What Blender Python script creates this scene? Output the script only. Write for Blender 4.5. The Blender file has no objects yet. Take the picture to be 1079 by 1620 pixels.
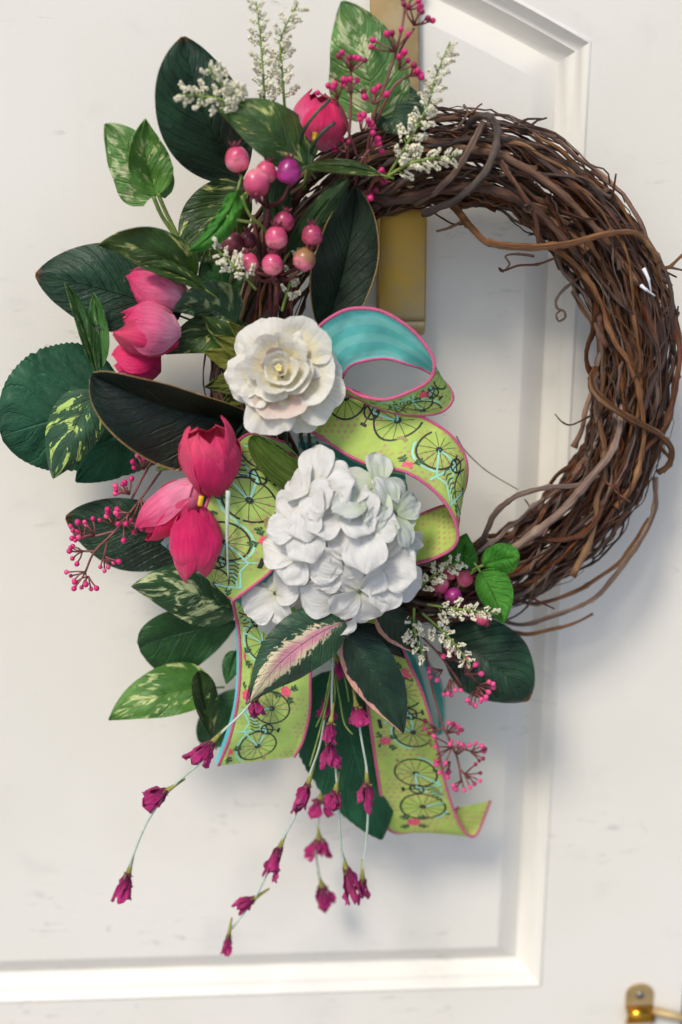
import bpy, bmesh, math, random
from mathutils import Vector, Matrix, noise, Euler
R = math.radians
PI = math.pi
rnd = random.Random(7)
sc = bpy.context.scene
col = sc.collection

# ------------------------------------------------------------------ camera, sky, sun, exposure
W0, H0 = 1079.0, 1620.0
FPX = 1737.0
cam_d = bpy.data.cameras.new('camera')
cam = bpy.data.objects.new('camera', cam_d)
col.objects.link(cam)
cam_d.sensor_fit = 'VERTICAL'
cam_d.sensor_height = 36.0
cam_d.lens = 36.0 * FPX / H0
cam_d.clip_start = 0.01
cam_d.clip_end = 200.0
cam.location = (0.0, -1.10, 0.0)
cam.rotation_euler = (R(90 - 14.5), 0, R(-2.6))
cam_d.dof.use_dof = True
cam_d.dof.focus_distance = 0.99
cam_d.dof.aperture_fstop = 2.0
sc.camera = cam
CM = Matrix.LocRotScale(cam.location, cam.rotation_euler, None)
CR = CM.to_3x3()
CL = Vector(cam.location)

world = bpy.data.worlds.new("World")
sc.world = world
world.use_nodes = True
wn = world.node_tree
bg = wn.nodes['Background']
sky = wn.nodes.new('ShaderNodeTexSky')
sky.sky_type = 'NISHITA'
sky.sun_disc = False
SUN_EL, SUN_AZ = 48.0, -32.0          # azimuth measured from straight in front of the door, minus = left
sky.sun_elevation = R(SUN_EL)
sky.air_density = 0.7
sky.dust_density = 1.5
sky.ozone_density = 0.8
bg.inputs['Strength'].default_value = 0.115
wn.links.new(sky.outputs[0], bg.inputs['Color'])
sun_d = bpy.data.lights.new('sun', 'SUN')
sun_d.energy = 1.6
sun_d.angle = R(14)
sun_d.color = (1.0, 0.92, 0.78)
sun = bpy.data.objects.new('sun', sun_d)
col.objects.link(sun)
_sd = Vector((math.sin(R(SUN_AZ)) * math.cos(R(SUN_EL)), -math.cos(R(SUN_AZ)) * math.cos(R(SUN_EL)), math.sin(R(SUN_EL))))
sun.rotation_euler = (-_sd).to_track_quat('-Z', 'Y').to_euler()
sun.location = _sd * 4
sky.sun_rotation = math.atan2(_sd.x, _sd.y)
sc.view_settings.view_transform = 'Standard'
sc.view_settings.look = 'None'
sc.view_settings.exposure = 0.55
sc.view_settings.gamma = 1.0

# ------------------------------------------------------------------ basic helpers
def at(px, py, d):
    """photo pixel + distance in front of the door (m) -> world point"""
    v = CR @ Vector(((px - W0 / 2) / FPX, -(py - H0 / 2) / FPX, -1.0))
    k = (-d - CL.y) / v.y
    return CL + v * k
def S(d):
    return (1.13 - d) / FPX           # metres per photo pixel at depth d
def lin(r, g, b):
    f = lambda c: (c / 255 / 12.92) if c / 255 <= 0.04045 else ((c / 255 + 0.055) / 1.055) ** 2.4
    return (f(r), f(g), f(b), 1.0)
def lerp(a, b, t):
    return a + (b - a) * t
ROOT = {}
def thing(name, label, cat, loc, group=None):
    o = bpy.data.objects.new(name, None)
    col.objects.link(o)
    o.empty_display_size = 0.01
    o.location = loc
    o['label'] = label; o['category'] = cat; o['kind'] = 'thing'
    if group: o['group'] = group
    ROOT[o.name] = Vector(loc)
    return o
def root_of(o):
    while o.parent: o = o.parent
    return o
def mesh(name, verts, faces, mats, uvs=None, idx=None, smooth=True):
    me = bpy.data.meshes.new(name)
    me.from_pydata([tuple(v) for v in verts], [], faces)
    for m in (mats if isinstance(mats, (list, tuple)) else [mats]):
        me.materials.append(m)
    if uvs is not None:
        l = me.uv_layers.new(name='UVMap')
        vi = [0] * len(me.loops)
        me.loops.foreach_get('vertex_index', vi)
        flat = []
        for i in vi: flat.extend(uvs[i])
        l.data.foreach_set('uv', flat)
    if idx is not None:
        me.polygons.foreach_set('material_index', idx)
    if smooth:
        me.polygons.foreach_set('use_smooth', [True] * len(me.polygons))
    me.update()
    return me
def part(name, verts, faces, mats, parent, **kw):
    """verts in world space; the part shares the frame of its root"""
    o0 = ROOT[root_of(parent).name]
    me = mesh(name, [Vector(v) - o0 for v in verts], faces, mats, **kw)
    o = bpy.data.objects.new(name, me)
    col.objects.link(o)
    o.parent = parent
    return o
def inst(name, me, parent, M):
    """another copy of a shared mesh, M = world matrix; parent is a thing or an untransformed part"""
    o = bpy.data.objects.new(name, me)
    col.objects.link(o)
    o.parent = parent
    o.matrix_local = Matrix.Translation(-ROOT[root_of(parent).name]) @ M
    return o
def solidify(o, t):
    m = o.modifiers.new('thickness', 'SOLIDIFY')
    m.thickness = t; m.offset = 0
    e = o.modifiers.new('crisp_rim', 'EDGE_SPLIT'); e.split_angle = R(55)
    return o
def catmull(pts, n):
    """n samples per span through the points (tuples or vectors)"""
    P = [Vector(p) for p in pts]
    if len(P) == 2:
        return [P[0].lerp(P[1], i / n) for i in range(n + 1)]
    out = []
    for i in range(len(P) - 1):
        p0 = P[i - 1] if i > 0 else P[0] * 2 - P[1]
        p1, p2 = P[i], P[i + 1]
        p3 = P[i + 2] if i + 2 < len(P) else P[-1] * 2 - P[-2]
        for k in range(n):
            t = k / n
            out.append(0.5 * ((2 * p1) + (p2 - p0) * t + (2 * p0 - 5 * p1 + 4 * p2 - p3) * t * t + (3 * p1 - p0 - 3 * p2 + p3) * t ** 3))
    out.append(P[-1])
    return out
def px_path(pts, n=6):
    return [at(*p) for p in catmull(pts, n)]
def tube_geo(pts, rad, sides=6, rough=0.0):
    """verts, faces, uvs of a tube along pts; rad number or list"""
    n = len(pts)
    if not isinstance(rad, (list, tuple)): rad = [rad] * n
    V, F, U = [], [], []
    t0 = (pts[1] - pts[0]).normalized()
    nrm = t0.orthogonal().normalized()
    ln = 0.0
    for i in range(n):
        t = (pts[min(i + 1, n - 1)] - pts[max(i - 1, 0)])
        t = t.normalized() if t.length > 1e-9 else t0
        nrm = (nrm - t * nrm.dot(t))
        nrm = nrm.normalized() if nrm.length > 1e-6 else t.orthogonal().normalized()
        b = t.cross(nrm)
        if i: ln += (pts[i] - pts[i - 1]).length
        for k in range(sides):
            a = 2 * PI * k / sides
            q = (nrm * math.cos(a) + b * math.sin(a))
            f = 1.0 + (rough * noise.noise(pts[i] * 90 + q * 1.3) if rough else 0.0)
            V.append(pts[i] + q * rad[i] * f)
            U.append((k / sides, ln * 30))
    for i in range(n - 1):
        for k in range(sides):
            k2 = (k + 1) % sides
            F.append((i * sides + k, i * sides + k2, (i + 1) * sides + k2, (i + 1) * sides + k))
    F.append(tuple(range(sides - 1, -1, -1)))
    F.append(tuple((n - 1) * sides + k for k in range(sides)))
    return V, F, U
def tube(name, pts, rad, mat, parent, sides=6, rough=0.0):
    V, F, U = tube_geo(pts, rad, sides, rough)
    return part(name, V, F, mat, parent, uvs=U)
class Geo:
    """collects several shapes into one mesh"""
    def __init__(s): s.V, s.F, s.U, s.I = [], [], [], []
    def add(s, V, F, U=None, i=0):
        o = len(s.V)
        s.V += list(V); s.F += [tuple(o + k for k in f) for f in F]
        s.U += list(U) if U else [(0, 0)] * len(V)
        s.I += [i] * len(F)
def sphere_geo(c, r, u=10, v=7, squash=1.0, axis=None):
    V, F = [], []
    q = (axis.normalized().to_track_quat('Z', 'Y') if axis is not None else None)
    for j in range(v + 1):
        th = PI * j / v
        for k in range(u):
            a = 2 * PI * k / u
            p = Vector((math.sin(th) * math.cos(a), math.sin(th) * math.sin(a), math.cos(th) * squash)) * r
            V.append(c + ((q @ p) if q else p))
    for j in range(v):
        for k in range(u):
            F.append((j * u + k, (j + 1) * u + k, (j + 1) * u + (k + 1) % u, j * u + (k + 1) % u))
    return V, F
def frame_from(axis, hint=Vector((0, 0, 1))):
    """rotation whose Z is axis and X leans towards hint"""
    z = axis.normalized()
    x = hint - z * hint.dot(z)
    if x.length < 1e-4: x = z.orthogonal()
    x.normalize()
    y = z.cross(x)
    return Matrix((x, y, z)).transposed()

# ------------------------------------------------------------------ materials
class NT:
    def __init__(s, name, rough=0.5, spec=0.5):
        s.m = bpy.data.materials.new(name); s.m.use_nodes = True
        s.t = s.m.node_tree; s.N = s.t.nodes
        s.b = s.N['Principled BSDF']; s.out = s.N['Material Output']
        s.b.inputs['Roughness'].default_value = rough
        s.b.inputs['Specular IOR Level'].default_value = spec
    def put(s, sock, v):
        if hasattr(v, 'is_linked') or isinstance(v, bpy.types.NodeSocket): s.t.links.new(v, sock)
        else: sock.default_value = v
    def math(s, op, a, b=0.0, c=0.0, clamp=False):
        n = s.N.new('ShaderNodeMath'); n.operation = op; n.use_clamp = clamp
        s.put(n.inputs[0], a); s.put(n.inputs[1], b); s.put(n.inputs[2], c)
        return n.outputs[0]
    def uv(s):
        n = s.N.new('ShaderNodeTexCoord'); x = s.N.new('ShaderNodeSeparateXYZ')
        s.t.links.new(n.outputs['UV'], x.inputs[0])
        return x.outputs[0], x.outputs[1]
    def obj(s): return s.N.new('ShaderNodeTexCoord').outputs['Object']
    def pos(s): return s.N.new('ShaderNodeNewGeometry').outputs['Position']
    def rand(s): return s.N.new('ShaderNodeObjectInfo').outputs['Random']
    def xyz(s, x, y, z):
        n = s.N.new('ShaderNodeCombineXYZ')
        for i, v in enumerate((x, y, z)): s.put(n.inputs[i], v)
        return n.outputs[0]
    def noise(s, vec, scale, detail=3.0, rough=0.55, dist=0.0):
        n = s.N.new('ShaderNodeTexNoise'); n.inputs['Scale'].default_value = scale
        n.inputs['Detail'].default_value = detail; n.inputs['Roughness'].default_value = rough
        n.inputs['Distortion'].default_value = dist
        s.t.links.new(vec, n.inputs['Vector']); return n.outputs['Fac']
    def scale(s, vec, v):
        n = s.N.new('ShaderNodeVectorMath'); n.operation = 'MULTIPLY'
        s.t.links.new(vec, n.inputs[0]); n.inputs[1].default_value = v
        return n.outputs[0]
    def step(s, v, lo, hi, a=0.0, b=1.0):
        n = s.N.new('ShaderNodeMapRange'); n.interpolation_type = 'SMOOTHSTEP'
        s.put(n.inputs[0], v); n.inputs[1].default_value = lo; n.inputs[2].default_value = hi
        n.inputs[3].default_value = a; n.inputs[4].default_value = b
        return n.outputs[0]
    def mix(s, f, a, b):
        n = s.N.new('ShaderNodeMix'); n.data_type = 'RGBA'
        s.put(n.inputs[0], f); s.put(n.inputs[6], a); s.put(n.inputs[7], b)
        return n.outputs[2]
    def bump(s, h, strength, dist):
        n = s.N.new('ShaderNodeBump'); n.inputs['Strength'].default_value = strength
        n.inputs['Distance'].default_value = dist
        s.t.links.new(h, n.inputs['Height']); s.t.links.new(n.outputs[0], s.b.inputs['Normal'])
        return n.outputs[0]
    def color(s, c): s.put(s.b.inputs['Base Color'], c)
    def translucent(s, c, f):
        tr = s.N.new('ShaderNodeBsdfTranslucent'); s.put(tr.inputs[0], c)
        mx = s.N.new('ShaderNodeMixShader'); mx.inputs[0].default_value = f
        s.t.links.new(s.b.outputs[0], mx.inputs[1]); s.t.links.new(tr.outputs[0], mx.inputs[2])
        s.t.links.new(mx.outputs[0], s.out.inputs[0])

def mat_leaf(name, c1, c2, vein, nv=7.0, ang=1.6, vs=0.35, rough=0.42, var=None, vlo=0.55, vhi=0.62, veinw=0.10,
             edge=None, tip=None, pink=None, margin=None, bump=0.5, trans=0.06, stripe=False, mid=0.035, weave=0.0, spec=0.4):
    n = NT(name, rough, spec)
    u, v = n.uv()
    s_ = n.math('MULTIPLY', n.math('SUBTRACT', u, 0.5), 2.0)
    a = n.math('ABSOLUTE', s_)
    o = n.obj()
    nz = n.noise(o, 28.0, 4.0)
    fine = n.noise(o, 420.0, 3.0)
    wob = n.math('MULTIPLY', n.math('SUBTRACT', n.noise(o, 60.0, 2.0), 0.5), 0.35)
    if stripe:
        ph = n.math('ADD', n.math('MULTIPLY', s_, nv), wob)
    else:
        ph = n.math('ADD', n.math('SUBTRACT', n.math('MULTIPLY', v, nv), n.math('MULTIPLY', a, ang)), wob)
    fr = n.math('ABSOLUTE', n.math('SUBTRACT', n.math('FRACT', ph), 0.5))       # 0 on the vein
    vn = n.step(fr, 0.0, veinw, 1.0, 0.0)
    mr = n.step(a, 0.0, mid, 1.0, 0.0)
    c = n.mix(n.step(nz, 0.35, 0.65), c1, c2)
    hue = n.N.new('ShaderNodeHueSaturation')
    hue.inputs['Saturation'].default_value = 1.0
    n.put(hue.inputs['Value'], n.step(n.rand(), 0.0, 1.0, 0.82, 1.18))
    n.put(hue.inputs['Color'], c)
    c = hue.outputs[0]
    if var:
        w = n.noise(n.xyz(n.math('MULTIPLY', s_, 1.3), n.math('MULTIPLY', ph, 0.62), n.math('MULTIPLY', n.rand(), 37.0)), 1.7, 6.0, 0.62, 0.4)
        c = n.mix(n.step(w, vlo, vhi), c, var)
    c = n.mix(n.math('MULTIPLY', vn, vs), c, vein)
    c = n.mix(n.math('MULTIPLY', mr, min(1.0, vs + 0.35)), c, vein)
    if pink:
        pw = n.noise(n.xyz(n.math('MULTIPLY', s_, 2.0), n.math('MULTIPLY', ph, 1.1), 0.0), 2.2, 6.0, 0.65)
        lim = n.math('SUBTRACT', n.math('ADD', n.math('MULTIPLY', n.math('SUBTRACT', pw, 0.5), 1.15), 0.52), a)
        lim = n.math('SUBTRACT', lim, n.math('MULTIPLY', n.math('POWER', n.math('SUBTRACT', 1.0, v, clamp=True), 3.0), 0.5))
        c = n.mix(n.step(lim, 0.0, 0.05), c, pink[0])
        blush = n.step(n.math('ADD', n.math('SUBTRACT', 0.36, a), n.math('MULTIPLY', n.math('SUBTRACT', n.noise(o, 40, 3.0), 0.5), 0.7)), 0.0, 0.28)
        c = n.mix(n.math('MULTIPLY', n.math('MULTIPLY', blush, n.step(lim, 0.0, 0.1)), n.step(v, 0.85, 0.55)), c, pink[1])
        c = n.mix(n.math('MULTIPLY', mr, 0.7), c, vein)
    if margin:
        pw = n.math('MULTIPLY', n.math('SUBTRACT', n.noise(o, 70, 4.0), 0.5), 0.55)
        c = n.mix(n.step(n.math('ADD', s_, pw) if margin[1] > 0 else n.math('SUBTRACT', n.math('MULTIPLY', s_, -1.0), pw), 0.78, 0.84), c, margin[0])
    if edge:
        c = n.mix(n.step(a, 0.955, 0.985), c, edge)
    if tip:
        c = n.mix(n.step(v, 0.955, 0.985), c, tip)
    n.color(c)
    emb = n.noise(n.xyz(n.math('MULTIPLY', s_, 3.2), n.math('MULTIPLY', ph, 3.4), n.math('MULTIPLY', n.rand(), 11.0)), 1.0, 5.0, 0.6, 0.5)
    h = n.math('ADD', n.math('ADD', n.math('MULTIPLY', n.math('ADD', vn, mr), -0.6), n.math('MULTIPLY', emb, 1.5)), n.math('ADD', n.math('MULTIPLY', fine, 0.10), n.math('MULTIPLY', n.noise(o, 130.0, 4.0), 0.55)))
    n.bump(h, min(1.0, bump + 0.15), 0.0020)
    n.put(n.b.inputs['Roughness'], n.math('ADD', rough - 0.1, n.math('MULTIPLY', nz, 0.2)))
    n.b.inputs['Coat Weight'].default_value = 0.12
    n.b.inputs['Coat Roughness'].default_value = 0.3
    n.translucent(c, trans)
    return n.m

def mat_petal(name, base, mid_, tip, lo=0.1, hi=0.8, rough=0.6, streak=0.25, trans=0.25, bump=0.35, nstreak=26.0, wob=0.3):
    n = NT(name, rough, 0.25)
    u, v = n.uv()
    o = n.obj()
    z = n.math('MULTIPLY', n.math('SUBTRACT', n.noise(o, 55.0, 3.0), 0.5), wob)
    t = n.math('ADD', v, z)
    c = n.mix(n.step(t, lo, (lo + hi) / 2), base, mid_)
    c = n.mix(n.step(t, (lo + hi) / 2, hi), c, tip)
    st = n.noise(n.xyz(n.math('MULTIPLY', u, nstreak), n.math('MULTIPLY', v, 2.6), n.math('MULTIPLY', n.rand(), 9.0)), 1.0, 3.0)
    hue = n.N.new('ShaderNodeHueSaturation')
    n.put(hue.inputs['Value'], n.step(st, 0.3, 0.7, 1.0 - streak * 0.5, 1.0 + streak * 0.3))
    n.put(hue.inputs['Color'], c)
    c = hue.outputs[0]
    n.color(c)
    cr = n.noise(o, 160.0, 4.0)
    wv = n.noise(o, 900.0, 2.0)
    fan = n.math('MULTIPLY', n.math('SUBTRACT', u, 0.5), n.math('ADD', 0.35, n.math('MULTIPLY', v, 0.8)))
    vein = n.noise(n.xyz(n.math('MULTIPLY', fan, 42.0), n.math('MULTIPLY', v, 2.0), n.math('MULTIPLY', n.rand(), 23.0)), 1.0, 4.0, 0.6, 0.3)
    n.bump(n.math('ADD', n.math('ADD', n.math('ADD', st, vein), n.math('MULTIPLY', cr, 0.5)), n.math('MULTIPLY', wv, 0.3)), bump + 0.25, 0.0017)
    n.b.inputs['Sheen Weight'].default_value = 0.15
    n.translucent(c, trans)
    return n.m

def mat_plain(name, c, c2=None, rough=0.5, metal=0.0, scale=60.0, bump=0.2, dist=0.001, lo=0.35, hi=0.65, stretch=None, spec=0.4):
    n = NT(name, rough, spec)
    n.b.inputs['Metallic'].default_value = metal
    o = n.obj()
    if stretch: o = n.scale(o, stretch)
    z = n.noise(o, scale, 4.0)
    n.color(n.mix(n.step(z, lo, hi), c, c2 or c))
    n.bump(n.noise(o, scale * 4, 3.0), bump, dist)
    return n.m

M = {}
M['magnolia'] = mat_leaf('magnolia_leaf', lin(20, 48, 32), lin(38, 74, 46), lin(66, 98, 66), nv=9, ang=3.2, vs=0.13, rough=0.30, bump=0.9, edge=lin(52, 68, 42), tip=lin(110, 78, 40), mid=0.03, trans=0.03)
M['magnolia_back'] = mat_leaf('magnolia_dark_leaf', lin(14, 32, 20), lin(26, 48, 28), lin(44, 66, 44), nv=9, ang=3.0, vs=0.10, rough=0.45, bump=0.5, edge=lin(150, 122, 74), mid=0.025, trans=0.02)
M['hydrangea_leaf'] = mat_leaf('serrated_leaf', lin(26, 78, 50), lin(38, 96, 64), lin(66, 120, 92), nv=5, ang=1.9, vs=0.30, rough=0.62, bump=0.7, veinw=0.06, trans=0.07, spec=0.25)
M['pothos'] = mat_leaf('pothos_leaf', lin(66, 112, 44), lin(92, 140, 54), lin(130, 162, 76), nv=6, ang=2.0, vs=0.22, rough=0.40, var=lin(200, 214, 140), vlo=0.57, vhi=0.63, bump=0.5, trans=0.12)
M['pothos_light'] = mat_leaf('pale_pothos_leaf', lin(92, 140, 70), lin(114, 160, 84), lin(146, 180, 102), nv=6, ang=2.0, vs=0.25, rough=0.42, var=lin(214, 226, 170), vlo=0.52, vhi=0.60, bump=0.5, trans=0.15)
M['pothos_dark'] = mat_leaf('dark_pothos_leaf', lin(42, 70, 28), lin(66, 96, 36), lin(98, 122, 56), nv=6, ang=2.2, vs=0.18, rough=0.34, var=lin(188, 194, 116), vlo=0.57, vhi=0.66, bump=0.5, trans=0.08)
M['pothos_grey'] = mat_leaf('grey_green_leaf', lin(44, 76, 52), lin(66, 96, 66), lin(120, 142, 100), nv=7, ang=2.0, vs=0.25, rough=0.45, var=lin(150, 166, 118), vlo=0.52, vhi=0.62, bump=0.6, trans=0.06)
M['cream_leaf'] = mat_leaf('cream_splashed_leaf', lin(30, 66, 36), lin(48, 90, 46), lin(90, 124, 74), nv=7, ang=2.0, vs=0.25, rough=0.40, var=lin(196, 208, 150), vlo=0.50, vhi=0.60, bump=0.6, trans=0.06)
M['plain_leaf'] = mat_leaf('plain_green_leaf', lin(40, 84, 42), lin(58, 108, 54), lin(80, 126, 78), nv=6, ang=2.0, vs=0.15, rough=0.38, bump=0.5, trans=0.08)
M['tip_leaf'] = mat_leaf('lime_tipped_leaf', lin(30, 66, 44), lin(44, 82, 52), lin(88, 108, 84), nv=6, ang=2.0, vs=0.3, rough=0.45, var=lin(186, 214, 108), vlo=0.56, vhi=0.585, bump=0.6, trans=0.08)
M['bright_leaf'] = mat_leaf('bright_leaf', lin(62, 140, 40), lin(88, 168, 52), lin(136, 196, 90), nv=8, ang=1.8, vs=0.35, rough=0.45, bump=0.8, trans=0.22)
M['strap'] = mat_leaf('strap_leaf', lin(84, 112, 28), lin(104, 132, 44), lin(146, 164, 84), nv=5, vs=0.35, rough=0.42, stripe=True, bump=0.9, trans=0.12, veinw=0.2, mid=0.02)
M['strap_dark'] = mat_leaf('dark_strap_leaf', lin(36, 66, 30), lin(56, 88, 40), lin(98, 124, 66), nv=4, vs=0.35, rough=0.42, stripe=True, bump=0.9, trans=0.08, veinw=0.2, mid=0.02)
M['blade'] = mat_leaf('blade_leaf', lin(60, 112, 54), lin(86, 136, 66), lin(160, 180, 100), nv=4, vs=0.3, rough=0.42, var=lin(170, 196, 120), vlo=0.6, vhi=0.68, bump=0.5, trans=0.12)
M['pink_leaf'] = mat_leaf('pink_centred_leaf', lin(34, 70, 48), lin(56, 96, 62), lin(150, 104, 110), nv=9, ang=1.7, vs=0.12, rough=0.38, pink=(lin(226, 212, 172), lin(204, 138, 152)), bump=0.5, trans=0.06)
M['margin_leaf'] = mat_leaf('pink_edged_leaf', lin(20, 44, 32), lin(34, 62, 42), lin(56, 80, 56), nv=7, ang=2.0, vs=0.15, rough=0.36, margin=(lin(212, 156, 140), 1), bump=0.5, trans=0.04)
M['sepal'] = mat_leaf('olive_sepal', lin(84, 96, 24), lin(112, 116, 36), lin(150, 144, 66), nv=6, ang=1.5, vs=0.3, rough=0.55, bump=0.8, trans=0.12)
M['tulip'] = mat_petal('hot_pink_petal', lin(244, 50, 122), lin(250, 62, 128), lin(250, 88, 132), streak=0.34, trans=0.38, rough=0.5)
M['tulip_dark'] = mat_petal('deep_pink_petal', lin(214, 26, 96), lin(234, 38, 110), lin(242, 60, 120), streak=0.3, trans=0.28, rough=0.5)
M['tulip_pale'] = mat_petal('pale_pink_petal', lin(250, 140, 172), lin(248, 84, 134), lin(242, 42, 106), lo=0.05, hi=0.65, streak=0.3, trans=0.25, rough=0.5, wob=0.5)
M['tulip_mid'] = mat_petal('pink_petal', lin(244, 160, 188), lin(240, 110, 152), lin(226, 46, 110), lo=0.1, hi=1.0, streak=0.3, trans=0.25, rough=0.5, wob=0.5)
M['camellia'] = mat_petal('cream_petal', lin(246, 230, 164), lin(247, 241, 212), lin(246, 244, 236), lo=0.1, hi=0.85, streak=0.07, trans=0.42, rough=0.65, nstreak=20)
M['camellia_blush'] = mat_petal('blush_petal', lin(243, 228, 176), lin(243, 220, 206), lin(242, 231, 220), lo=0.15, hi=1.0, streak=0.07, trans=0.42, rough=0.65, nstreak=20)
M['hydrangea'] = mat_petal('white_petal', lin(238, 240, 212), lin(247, 246, 238), lin(249, 248, 244), lo=0.0, hi=0.4, streak=0.05, trans=0.40, rough=0.6, nstreak=22, bump=0.5)
M['hydrangea_green'] = mat_petal('greenish_white_petal', lin(222, 234, 190), lin(234, 240, 220), lin(240, 243, 236), lo=0.0, hi=0.8, streak=0.05, trans=0.40, rough=0.6, nstreak=22, bump=0.5)
M['purple'] = mat_petal('magenta_petal', lin(140, 12, 86), lin(192, 24, 116), lin(222, 52, 140), streak=0.6, trans=0.15, rough=0.55, nstreak=14, bump=0.9)
M['calyx'] = mat_plain('olive_calyx', lin(120, 124, 50), lin(158, 152, 76), rough=0.55, scale=200)
M['wire'] = mat_plain('pale_green_wire', lin(176, 196, 176), lin(196, 210, 196), rough=0.4, scale=90)
M['stem'] = mat_plain('green_stem', lin(104, 134, 56), lin(140, 158, 80), rough=0.45, scale=80)
M['stem_dark'] = mat_plain('dark_green_stem', lin(34, 58, 44), lin(58, 84, 60), rough=0.4, scale=80)
M['stem_brown'] = mat_plain('brown_purple_stem', lin(84, 42, 48), lin(112, 58, 58), rough=0.5, scale=120)
M['stem_mauve'] = mat_plain('mauve_twig', lin(118, 70, 62), lin(142, 84, 84), rough=0.5, scale=120)
M['heather'] = mat_plain('cream_blossom', lin(234, 228, 192), lin(242, 239, 218), rough=0.8, scale=300, bump=0.5)
M['bud'] = mat_plain('magenta_bud', lin(198, 26, 102), lin(222, 50, 124), rough=0.38, scale=250)
M['bud_pale'] = mat_plain('rose_bud', lin(222, 66, 128), lin(232, 96, 146), rough=0.42, scale=250)
M['bud_dark'] = mat_plain('dark_bud', lin(128, 32, 62), lin(160, 36, 84), rough=0.4, scale=250)
M['stamen'] = mat_plain('yellow_stamen', lin(226, 172, 30), lin(240, 196, 60), rough=0.6, scale=200)
M['stamen_cream'] = mat_plain('cream_stamen', lin(236, 214, 130), lin(242, 228, 170), rough=0.6, scale=200)
M['eye'] = mat_plain('dark_floret_eye', lin(52, 66, 50), lin(96, 104, 80), rough=0.5, scale=300)
M['crown'] = mat_plain('dried_crown', lin(96, 40, 50), lin(150, 70, 90), rough=0.6, scale=300)
M['brass_dull'] = mat_plain('aged_brass', lin(172, 146, 98), lin(190, 168, 126), rough=0.5, metal=0.45, scale=30, bump=0.15)
M['brass_lip'] = mat_plain('reflection_toned_brass', lin(198, 158, 70), lin(172, 152, 112), rough=0.42, metal=0.5, scale=14, bump=0.1)  # blurred yellow and grey reflections painted into the lip's colour as noise
M['brass'] = mat_plain('polished_brass', lin(206, 150, 50), lin(180, 126, 44), rough=0.22, metal=1.0, scale=40, bump=0.05)
M['steel'] = mat_plain('screw_steel', lin(170, 168, 160), lin(130, 130, 128), rough=0.3, metal=1.0)
M['glue'] = mat_plain('white_glue', lin(236, 236, 236), lin(220, 222, 226), rough=0.3, scale=90)

def mat_berry(name, a, b, spot):
    n = NT(name, 0.36, 0.45)
    o = n.obj()
    u, v = n.uv()
    c = n.mix(n.step(n.math('ADD', v, n.math('MULTIPLY', n.math('SUBTRACT', n.noise(n.xyz(u, v, n.rand()), 5.0, 3.0), 0.5), 0.7)), 0.25, 0.75), a, b)
    sp = n.noise(n.xyz(n.math('MULTIPLY', u, 2.0), v, n.math('MULTIPLY', n.rand(), 20.0)), 4.5, 5.0, 0.65)
    c = n.mix(n.math('MULTIPLY', n.step(sp, 0.50, 0.66), 0.8), c, spot)
    n.color(c)
    n.b.inputs['Coat Weight'].default_value = 0.3
    n.bump(n.noise(n.xyz(u, v, n.rand()), 30.0, 2.0), 0.12, 0.001)
    return n.m
M['berry'] = mat_berry('pink_berry', lin(238, 128, 150), lin(204, 70, 112), lin(148, 88, 62))
M['berry_purple'] = mat_berry('purple_berry', lin(196, 60, 150), lin(150, 30, 110), lin(110, 30, 70))
M['berry_rose'] = mat_berry('rose_berry', lin(206, 84, 116), lin(168, 52, 92), lin(110, 60, 52))
M['berry_green'] = mat_berry('half_ripe_berry', lin(232, 120, 146), lin(156, 112, 72), lin(112, 92, 52))
M['berry_dark'] = mat_berry('dusky_berry', lin(140, 62, 78), lin(110, 44, 60), lin(90, 60, 46))

def mat_vine(name, a, b, c3):
    n = NT(name, 0.48, 0.45)
    u, v = n.uv()
    r = n.rand()
    vec = n.xyz(n.math('MULTIPLY', u, 7.0), n.math('MULTIPLY', v, 0.55), n.math('MULTIPLY', r, 50.0))
    g = n.noise(vec, 1.6, 5.0, 0.65)
    big = n.noise(n.xyz(u, n.math('MULTIPLY', v, 0.4), n.math('MULTIPLY', r, 90.0)), 1.2, 3.0)
    c = n.mix(n.step(g, 0.32, 0.68), a, b)
    c = n.mix(n.step(big, 0.5, 0.72), c, c3)
    hue = n.N.new('ShaderNodeHueSaturation')
    n.put(hue.inputs['Saturation'], n.step(n.math('FRACT', n.math('MULTIPLY', r, 7.3)), 0.0, 1.0, 0.65, 1.2))
    n.put(hue.inputs['Value'], n.step(r, 0.0, 1.0, 0.45, 1.45))
    n.put(hue.inputs['Color'], c)
    n.color(hue.outputs[0])
    n.bump(n.math('ADD', g, n.math('MULTIPLY', n.noise(vec, 7.0, 3.0), 0.6)), 1.0, 0.0022)
    return n.m
M['vine'] = mat_vine('grapevine_bark', lin(70, 40, 28), lin(134, 84, 56), lin(160, 114, 82))
M['vine_grey'] = mat_vine('weathered_bark', lin(92, 62, 46), lin(140, 104, 76), lin(160, 128, 98))

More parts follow.
